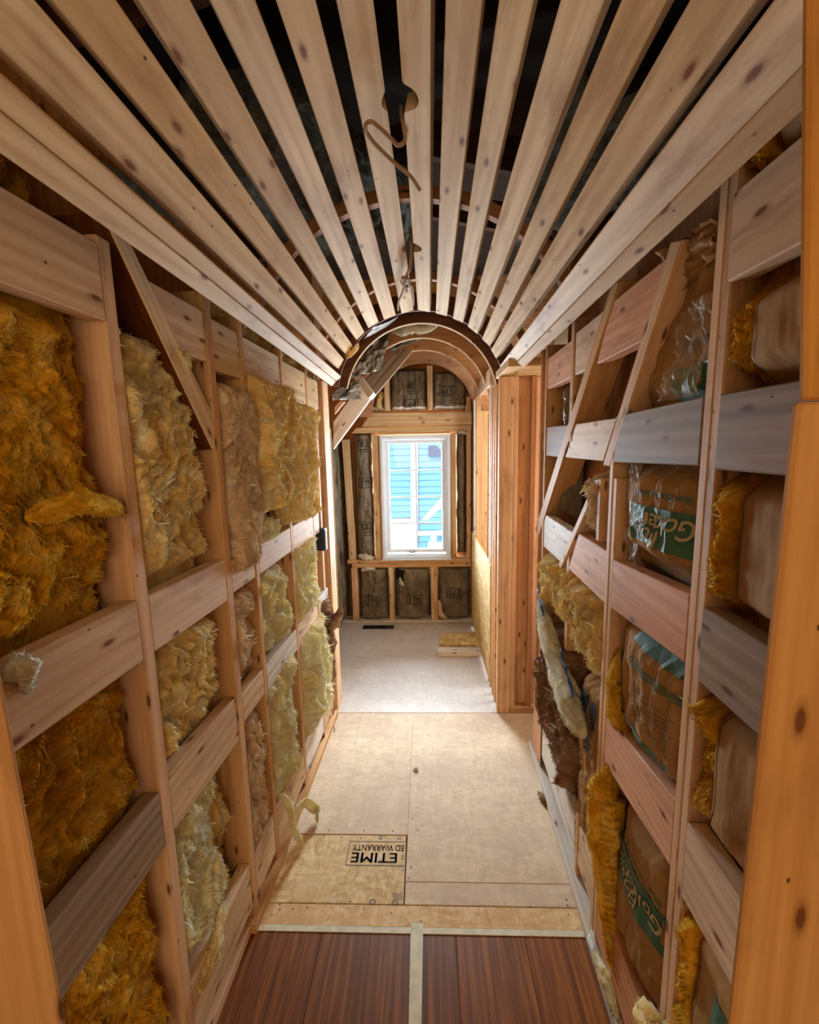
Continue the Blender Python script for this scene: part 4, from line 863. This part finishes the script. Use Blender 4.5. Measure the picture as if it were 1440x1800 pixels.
# far right bays
batt('kraft paper batt seen above the grey knotty board by the right corner', RW, 1.74, 1.98, 1.60, 1.86, M['kraft_grey'], 81, style='paper', d0=.06, amp=.03, fine=.02, rag=.015, edge=.06, bulge=.02)
batt('dark folded batt edge under the grey knotty board by the right corner', RW, 1.86, 2.05, 1.28, 1.56, M['kraft_grey'], 82, style='paper', d0=.05, amp=.04, fine=.03, rag=.015, edge=.05)
batt('tan fiberglass lump between the lower diagonal brace and a short stud', RW, 1.375, 1.52, 1.29, 1.50, M['tan'], 83, d0=.02, amp=.06, rag=.025, nw=60, edge=.04)
batt('golden fiberglass spilling out above the blue scrap, right wall near corner', RW, 1.29, 1.62, .86, 1.13, M['yellow'], 84, d0=.0, back=.09, amp=.07, rag=.03, nw=110, edge=.04)
batt('folded creamy fiberglass at the foot of the long diagonal brace, right wall', RW, 1.66, 2.03, .90, 1.12, M['yellow'], 85, d0=-.01, back=.08, amp=.09, rag=.03, nw=110, edge=.035)
batt('long strands of brown mineral wool low beside the right corner', RW, 1.56, 2.05, .24, .80, M['brownwool'], 86, d0=.0, back=.08, amp=.08, rag=.03, nw=200, edge=.04, wl=.03)
rk = batt('narrow paper-faced batt with a navy mark next to the brown mineral wool', RW, 1.30, 1.50, .20, .82, M['kraft'], 87, style='paper', d0=.01, amp=.03, fine=.012, rag=.012, edge=.04)
for (dy_, w_) in ((.0, .028),): drape('printed_mark', shape_bm([[(-.06, -.045), (-.012, -.045), (-.012, .045), (-.06, .045)], [(.005, -.045), (.06, -.045), (.06, .045), (.005, .045)]]), rk, 1.40, .72, (1, 0), (0, 1), M['navy'])
drape('printed_mark', text_mesh('JM', .07, 1, .001), rk, 1.40, .60, (0, 1), (1, 0), M['navy'])
setp(tongue('fiberglass_roll', [RW(2.02, .88, -.02), RW(1.85, .82, -.03), RW(1.65, .74, -.03), RW(1.46, .68, -.03), RW(1.34, .66, -.015)], [.024, .045, .05, .055, .03], M['white'], None, 19, .6), 'pale whitish fiberglass roll slanting down across the right wall to a stud', 'insulation')
setp(sheet('blue_plastic_scrap', [RW(1.98, .955, -.045), RW(1.86, .90, -.05), RW(1.86, .86, -.04), RW(1.98, .915, -.035)], RN, M['blue'], None, .008, 20, 14, .002), 'bright blue plastic scrap at the end of the pale roll, right corner', 'scrap')
setp(sheet('blue_plastic_scrap', [RW(1.56, .86, -.045), RW(1.42, .78, -.045), RW(1.42, .745, -.04), RW(1.56, .83, -.035)], RN, M['blue'], None, .008, 21, 14, .002), 'blue plastic scrap peeking out under the golden fiberglass, right wall', 'scrap')
ps = thing('plastic_strip', 'crumpled clear plastic lying along the right bottom plate by the brown boards', 'plastic sheet', tuple(RW(1.1, .04, 0)))
sheet('strip', [RW(.90, .037, -.024), RW(1.24, .037, -.024), RW(1.24, .045, .0), RW(.90, .045, .0)], (0, 0, 1), M['plastic_scrap'], ps, .02, 22, 30, .0015, 12)
setp(tongue('fiberglass_tuft', [RW(1.19, .045, -.02), RW(1.10, .06, -.01), RW(1.02, .05, -.01)], [.008, .022, .008], M['pale'], None, 23, .7), 'pale fiberglass shred on the right bottom plate', 'insulation')
setp(tongue('debris', [(.50, 1.87, .008), (.505, 1.83, .012), (.515, 1.79, .01)], [.006, .013, .006], M['brownwool'], None, 24, .9), 'small heap of reddish brown wool debris on the floor by the right plate', 'debris')

# ================================================================== FAR WALL BATTS
def jm(bt, x, z, s=1.0, flip=False, side=False):
    X, U = ((1, 0), (0, 1))
    if flip: X, U = ((-1, 0), (0, -1))
    if side: X, U = ((0, 1), (-1, 0))
    drape('printed_mark', shape_bm(frame_polys(.070 * s, .048 * s, .008 * s)), bt, x, z, X, U, M['ink'], .003)
    drape('printed_text', text_mesh('J M', .088 * s, .86, .0022 * s), bt, x, z, X, U, M['ink'], .003)
kw = dict(style='paper', amp=.05, fine=.018, rag=.008, edge=.035, back=.12, res=.007)
f1 = batt('grey-brown paper batt below the window sill, leftmost of three', FW, -.630, -.352, .015, .512, M['kraft_grey'], 91, d0=.05, bulge=.055, **kw); jm(f1, -.505, .20)
f2 = batt('grey-brown paper batt with a torn corner below the window sill, middle of three', FW, -.303, .028, .015, .512, M['kraft_grey'], 92, d0=.05, bulge=.055, **kw); jm(f2, -.12, .21)
f3 = batt('grey-brown paper batt below the window sill, rightmost of three', FW, .095, .39, .015, .512, M['kraft_grey'], 93, d0=.05, bulge=.055, **kw); jm(f3, .24, .27, 1, True)
f4 = batt('tall printed paper batt left of the window', FW, -.638, -.465, .59, 1.715, M['kraft_grey'], 94, d0=.045, bulge=.05, **kw); jm(f4, -.525, 1.28, .95); jm(f4, -.525, .87, .9, False, True)
jm(f4, -.545, 1.60, .8, False, True)
f5 = batt('tall narrow paper batt right of the window', FW, .264, .352, .62, 1.70, M['kraft_grey'], 95, d0=.03, bulge=.02, **kw)
f6 = batt('paper batt under the arch above the window, left of the upper stud', FW, -.298, .020, 1.90, 2.25, M['kraft_grey'], 96, d0=.04, bulge=.02, **kw); jm(f6, -.12, 1.945, .9, True); jm(f6, -.11, 2.08, .7, False, True)
f7 = batt('paper batt under the arch above the window, right of the upper stud', FW, .070, .36, 1.90, 2.22, M['kraft_grey'], 97, d0=.04, bulge=.02, **kw); jm(f7, .19, 2.05, .9, True)
f8 = batt('small dark paper batt in the corner under the sloping rafter', FW, -.50, -.350, 1.90, 2.08, M['kraft_grey'], 98, d0=.05, bulge=.01, **kw)
setp(tongue('fiberglass_tuft', [FW(-.395, 1.91, .02), FW(-.39, 2.0, .03), FW(-.36, 2.06, .03)], [.025, .025, .012], M['yellow'], None, 31, .6), 'creamy fiberglass strip beside the small upper left stud', 'insulation')
for (pts, r_, lab) in (([FW(-.60, .49, -.005), FW(-.54, .505, -.01), FW(-.47, .50, .0)], [.008, .018, .008], 'white fiberglass scrap under the left end of the window sill'),
                       ([FW(-.62, .625, .0), FW(-.55, .61, -.01), FW(-.48, .60, .0)], [.01, .028, .01], 'white fiberglass scrap on the sill left of the window'),
                       ([FW(.10, .20, .0), FW(.12, .07, -.01), FW(.17, .02, -.01)], [.012, .02, .012], 'tan fiberglass tuft at the foot of the doubled stud'),
                       ([FW(-.25, .42, .0), FW(-.24, .38, -.015), FW(-.22, .345, -.005)], [.008, .016, .006], 'pale scrap at the torn corner of the middle batt'),
                       ([FW(.28, 1.70, .0), FW(.32, 1.705, -.01), FW(.36, 1.69, .0)], [.012, .02, .01], 'white fiberglass above the narrow batt right of the window')):
    setp(tongue('fiberglass_tuft', pts, r_, M['white'] if 'tan' not in lab else M['tan'], None, len(lab), .7), lab, 'insulation')
bmh = shape_bm([[(-.05, -.06), (.035, -.05), (.03, .0), (.045, .05), (-.05, .06)]]); drape('torn_hole_shade', bmh, f2, -.245, .435, (1, 0), (0, 1), M['black'], .004)  # black patch on the paper paints the dark inside the tear
batt('dark paper batt in the far left corner of the window wall', FW, -.85, -.735, .02, 1.70, M['kraft_grey'], 110, d0=.03, bulge=.02, **kw)
batt('dark paper strip between the leftmost studs beside the window wall corner', FW, -.725, -.695, .02, .50, M['kraft_grey'], 111, d0=.03, **kw)
def DW(y, z, d=0.0): return Vector((-.775 - d, y, z))
for i, (y0, y1) in enumerate(((2.95, 3.29), (3.345, 3.69), (3.745, 3.90))):
    batt(('dark paper batt in the dormer side wall, nearest the arch', 'dark paper batt in the dormer side wall, middle bay', 'dark paper batt in the dormer side wall next to the window wall')[i], DW, y0, y1, .02, 1.70, M['kraft_grey'], 101 + i, style='paper', d0=.02, amp=.03, fine=.015, rag=.005, edge=.04, back=.08, bulge=.03, res=.012)
# torn paper and wool around the left of the arch
setp(sheet('torn_kraft_flap', [on_depth(586, 690, 2.70), on_depth(632, 664, 2.9), on_depth(634, 702, 2.95), on_depth(586, 706, 2.70)], (0, -1, .2), M['kraft_grey'], None, .05, 33, 30, .002, 5), 'dark torn kraft paper flap hanging at the left foot of the arch', 'paper')
setp(sheet('torn_kraft_lining', [on_depth(612, 668, 2.95), on_depth(628, 610, 2.95), on_depth(690, 574, 2.95), on_depth(668, 650, 3.0)], (0, -1, 0), M['kraft_grey'], None, .09, 34, 40, .002, 5), 'crumpled grey paper lining the left side of the arch behind its ribs', 'paper')
setp(sheet('torn_kraft_scrap', [on_depth(640, 596, 2.60), on_depth(655, 578, 2.55), on_depth(702, 557, 2.55), on_depth(680, 574, 2.66)], (0, -1, 0), M['kraft_grey'], None, .02, 35, 26, .002, 4), 'grey paper scrap lying along the front arch rib at upper left', 'paper')
setp(sheet('torn_kraft_scrap', [on_depth(672, 600, 3.10), on_depth(700, 592, 3.10), on_depth(742, 596, 3.15), on_depth(690, 618, 3.15)], (0, -1, 0), M['greywool'], None, .04, 36, 26, .003, 6), 'grey insulation scrap hanging from the middle arch rib', 'insulation')
setp(tongue('fiberglass_tuft', [on_depth(690, 582, 2.86), on_depth(706, 574, 2.86), on_depth(735, 576, 2.86), on_depth(770, 571, 2.86)], [.02, .045, .03, .02], M['white'], None, 37, .5), 'white fiberglass draped under the top of the second arch rib', 'insulation')
setp(tongue('fiberglass_tuft', [on_depth(606, 628, 2.49), on_depth(614, 620, 2.49), on_depth(630, 604, 2.50)], [.01, .018, .014], M['yellow'], None, 38, .6), 'yellow foam lump on the front arch rib at left', 'insulation')

# ================================================================== ATTIC STUFF seen between the slats
for i, (x0, x1, y0, y1, z) in enumerate(((-.65, -.30, 1.35, 2.3, 2.50), (-.25, .02, 1.75, 2.4, 2.60), (-.45, -.05, .55, 1.1, 2.62), (.1, .45, .5, 1.0, 2.60), (.35, .75, 1.3, 2.2, 2.45), (-1.1, -.72, 1.0, 2.3, 2.2), (.72, 1.1, .9, 2.0, 2.15))):
    lab = ('grey insulation above the slats on the left, toward the arch', 'grey insulation above the middle slats near the arch', 'grey insulation above the slats left of the round hole', 'grey insulation above the slats on the near right',
           'grey insulation above the slats on the far right', 'grey insulation lying behind the top of the left wall', 'grey insulation lying behind the top of the right wall')[i]
    setp(sheet('attic_batt', [(x0, y0, z), (x1, y0, z), (x1, y1, z), (x0, y1, z)], (0, 0, 1), M['greywool'], None, .09, 120 + i, 40, .05, 5), lab, 'insulation')

# ================================================================== CABLES
def under(px, py, z=2.245): p = on_floor(px, py, z); return tuple(p)
cb = setp(tube('cable', [under(705, 188, 2.33), under(706, 205, 2.30), under(711, 232, 2.25), under(712, 246, 2.24), under(702, 255, 2.235), under(690, 246, 2.235), under(664, 222, 2.24), under(650, 214, 2.24), under(643, 224, 2.24), under(649, 240, 2.24), under(672, 266, 2.235), under(698, 290, 2.23), under(720, 308, 2.22), under(738, 334, 2.21)], .0042, M['cable']), 'tan electrical cable looping down from the large round hole in the ceiling slats', 'cable')
cb2 = thing('cable', 'knotted tan cable hanging from the small hole near the arch', 'cable', under(725, 446, 2.30))
tube('cable_strand', [under(722, 400, 2.36), under(723, 440, 2.29), under(722, 462, 2.25), under(715, 485, 2.24), under(712, 500, 2.235), under(715, 512, 2.235)], .006, M['cable'], cb2)
tube('cable_strand', [under(712, 500, 2.235), under(706, 518, 2.235), under(701, 530, 2.24), under(700, 545, 2.25)], .005, M['cable'], cb2)
tube('cable_strand', [under(714, 492, 2.235), under(722, 500, 2.235), under(726, 516, 2.24), under(727, 536, 2.25)], .005, M['cable'], cb2)
tube('cable_knot', [under(708, 492, 2.232), under(712, 488, 2.228), under(717, 494, 2.228), under(714, 503, 2.232), under(709, 500, 2.236)], .006, M['cable'], cb2, True)

# ================================================================== FLOOR THINGS
def slab(name, a, b, c, d, z0, t, mat, label, cat):
    p = [on_floor(*q, z0 + t) for q in (a, b, c, d)]
    return setp(plank(name, [(q[0], q[1], z0) for q in p], (0, 0, 1), t, M[mat], None, None, .002), label, cat)
slab('loose_board', (769, 1146), (848, 1146), (843, 1137), (770, 1138), .0005, .038, 'bleach', 'loose pale board lying on the far floor, the nearer of two', 'board')
slab('loose_board', (772, 1132), (844, 1133), (839, 1111), (775, 1113), .0005, .020, 'osb_panel', 'loose greenish sheet offcut lying behind the pale board', 'board')
M['tapewood'] = M['tape']
a, b = on_floor(722, 1632), on_floor(743, 1632)
setp(plank('masking_tape', [(a[0], 1.295, .0015), (b[0] + .002, 1.295, .0015), (b[0] - .008, .55, .0005), (a[0] + .008, .55, .0005)], (0, 0, 1), .0008, M['tape'], None, None, 0), 'strip of pale masking tape running along the brown stained boards', 'tape')
v1, v2 = on_floor(637, 1106), on_floor(693, 1099)
vt = thing('floor_register', 'dark rectangular floor vent opening below the window', 'vent', (v1[0], v1[1], 0))
plank('duct_opening', [(v1[0], v1[1], .0006), (v2[0], v1[1], .0006), (v2[0], v2[1], .0006), (v1[0], v2[1], .0006)], (0, 0, 1), .0008, M['vent'], vt, None, 0)
plank('duct_insert', [(v1[0] + .14, v1[1] + .01, .0016), (v1[0] + .20, v1[1] + .01, .0016), (v1[0] + .20, v2[1] - .01, .0016), (v1[0] + .14, v2[1] - .01, .0016)], (0, 0, 1), .0008, M['black'], vt, None, 0)
setp(tongue('plaster_chip', [(-.085, 2.02, .004), (-.07, 2.02, .006), (-.06, 2.015, .004)], [.004, .008, .004], M['white_trim'], None, 40, 1), 'tiny white chip lying in the middle of the floor', 'debris')
bmq = tube('bent_nail', [on_floor(586, 1275, .004), on_floor(589, 1281, .006), on_floor(588, 1287, .004)], .0018, M['ink']); setp(bmq, 'small dark bent nail on the floor by the left plate', 'nail')

# ================================================================== NEIGHBOUR HOUSE
hs = thing('neighbour_house', 'blue sided house with white trim seen through the window', 'house', (0, 8.2, -3))
for k in range(64):
    z = -2.6 + k * .115
    plank('clapboard', [(-5, 8.2, z), (5, 8.2, z), (5, 8.225, z + .125), (-5, 8.225, z + .125)], (0, 1, 0), .02, M['siding'], hs, None, 0)
def hp(px, py, Y=8.15): p = on_depth(px, py, Y); return (p[0], Y, p[2])
def htrim(pts, mat='white_trim', t=.03, name='trim_board', Y=8.15): plank(name, [hp(*p, Y) for p in pts], (0, 1, 0), t, M[mat], hs, None, 0)
htrim([(672, 912), (722, 912), (722, 919), (672, 919)]); htrim([(660, 920), (722, 920), (722, 1010), (660, 1010)], t=.04, name='white_panel')
htrim([(722, 760), (735, 760), (735, 1000), (722, 1000)], name='reflection_strip')  # white strip painted for the bright reflection lines beside the muntin
htrim([(742, 914), (752, 914), (790, 878), (790, 868), (780, 870)], name='gable_rake', Y=7.6); htrim([(724, 934), (792, 932), (792, 941), (724, 942)], name='eave_board', Y=7.6)
htrim([(757, 941), (768, 941), (768, 952), (757, 952)], name='eave_bracket', Y=7.55); htrim([(752, 953), (792, 953), (792, 1000), (752, 1000)], name='porch_wall', Y=7.6)
htrim([(753, 783), (768, 783), (775, 792), (775, 803), (753, 803)], 'navy', name='attic_vent', Y=8.12)
yard = setp(box('ground', (-14, 4.3, -3.2), (14, 22, -3.0), M['drywall']), kind='structure')
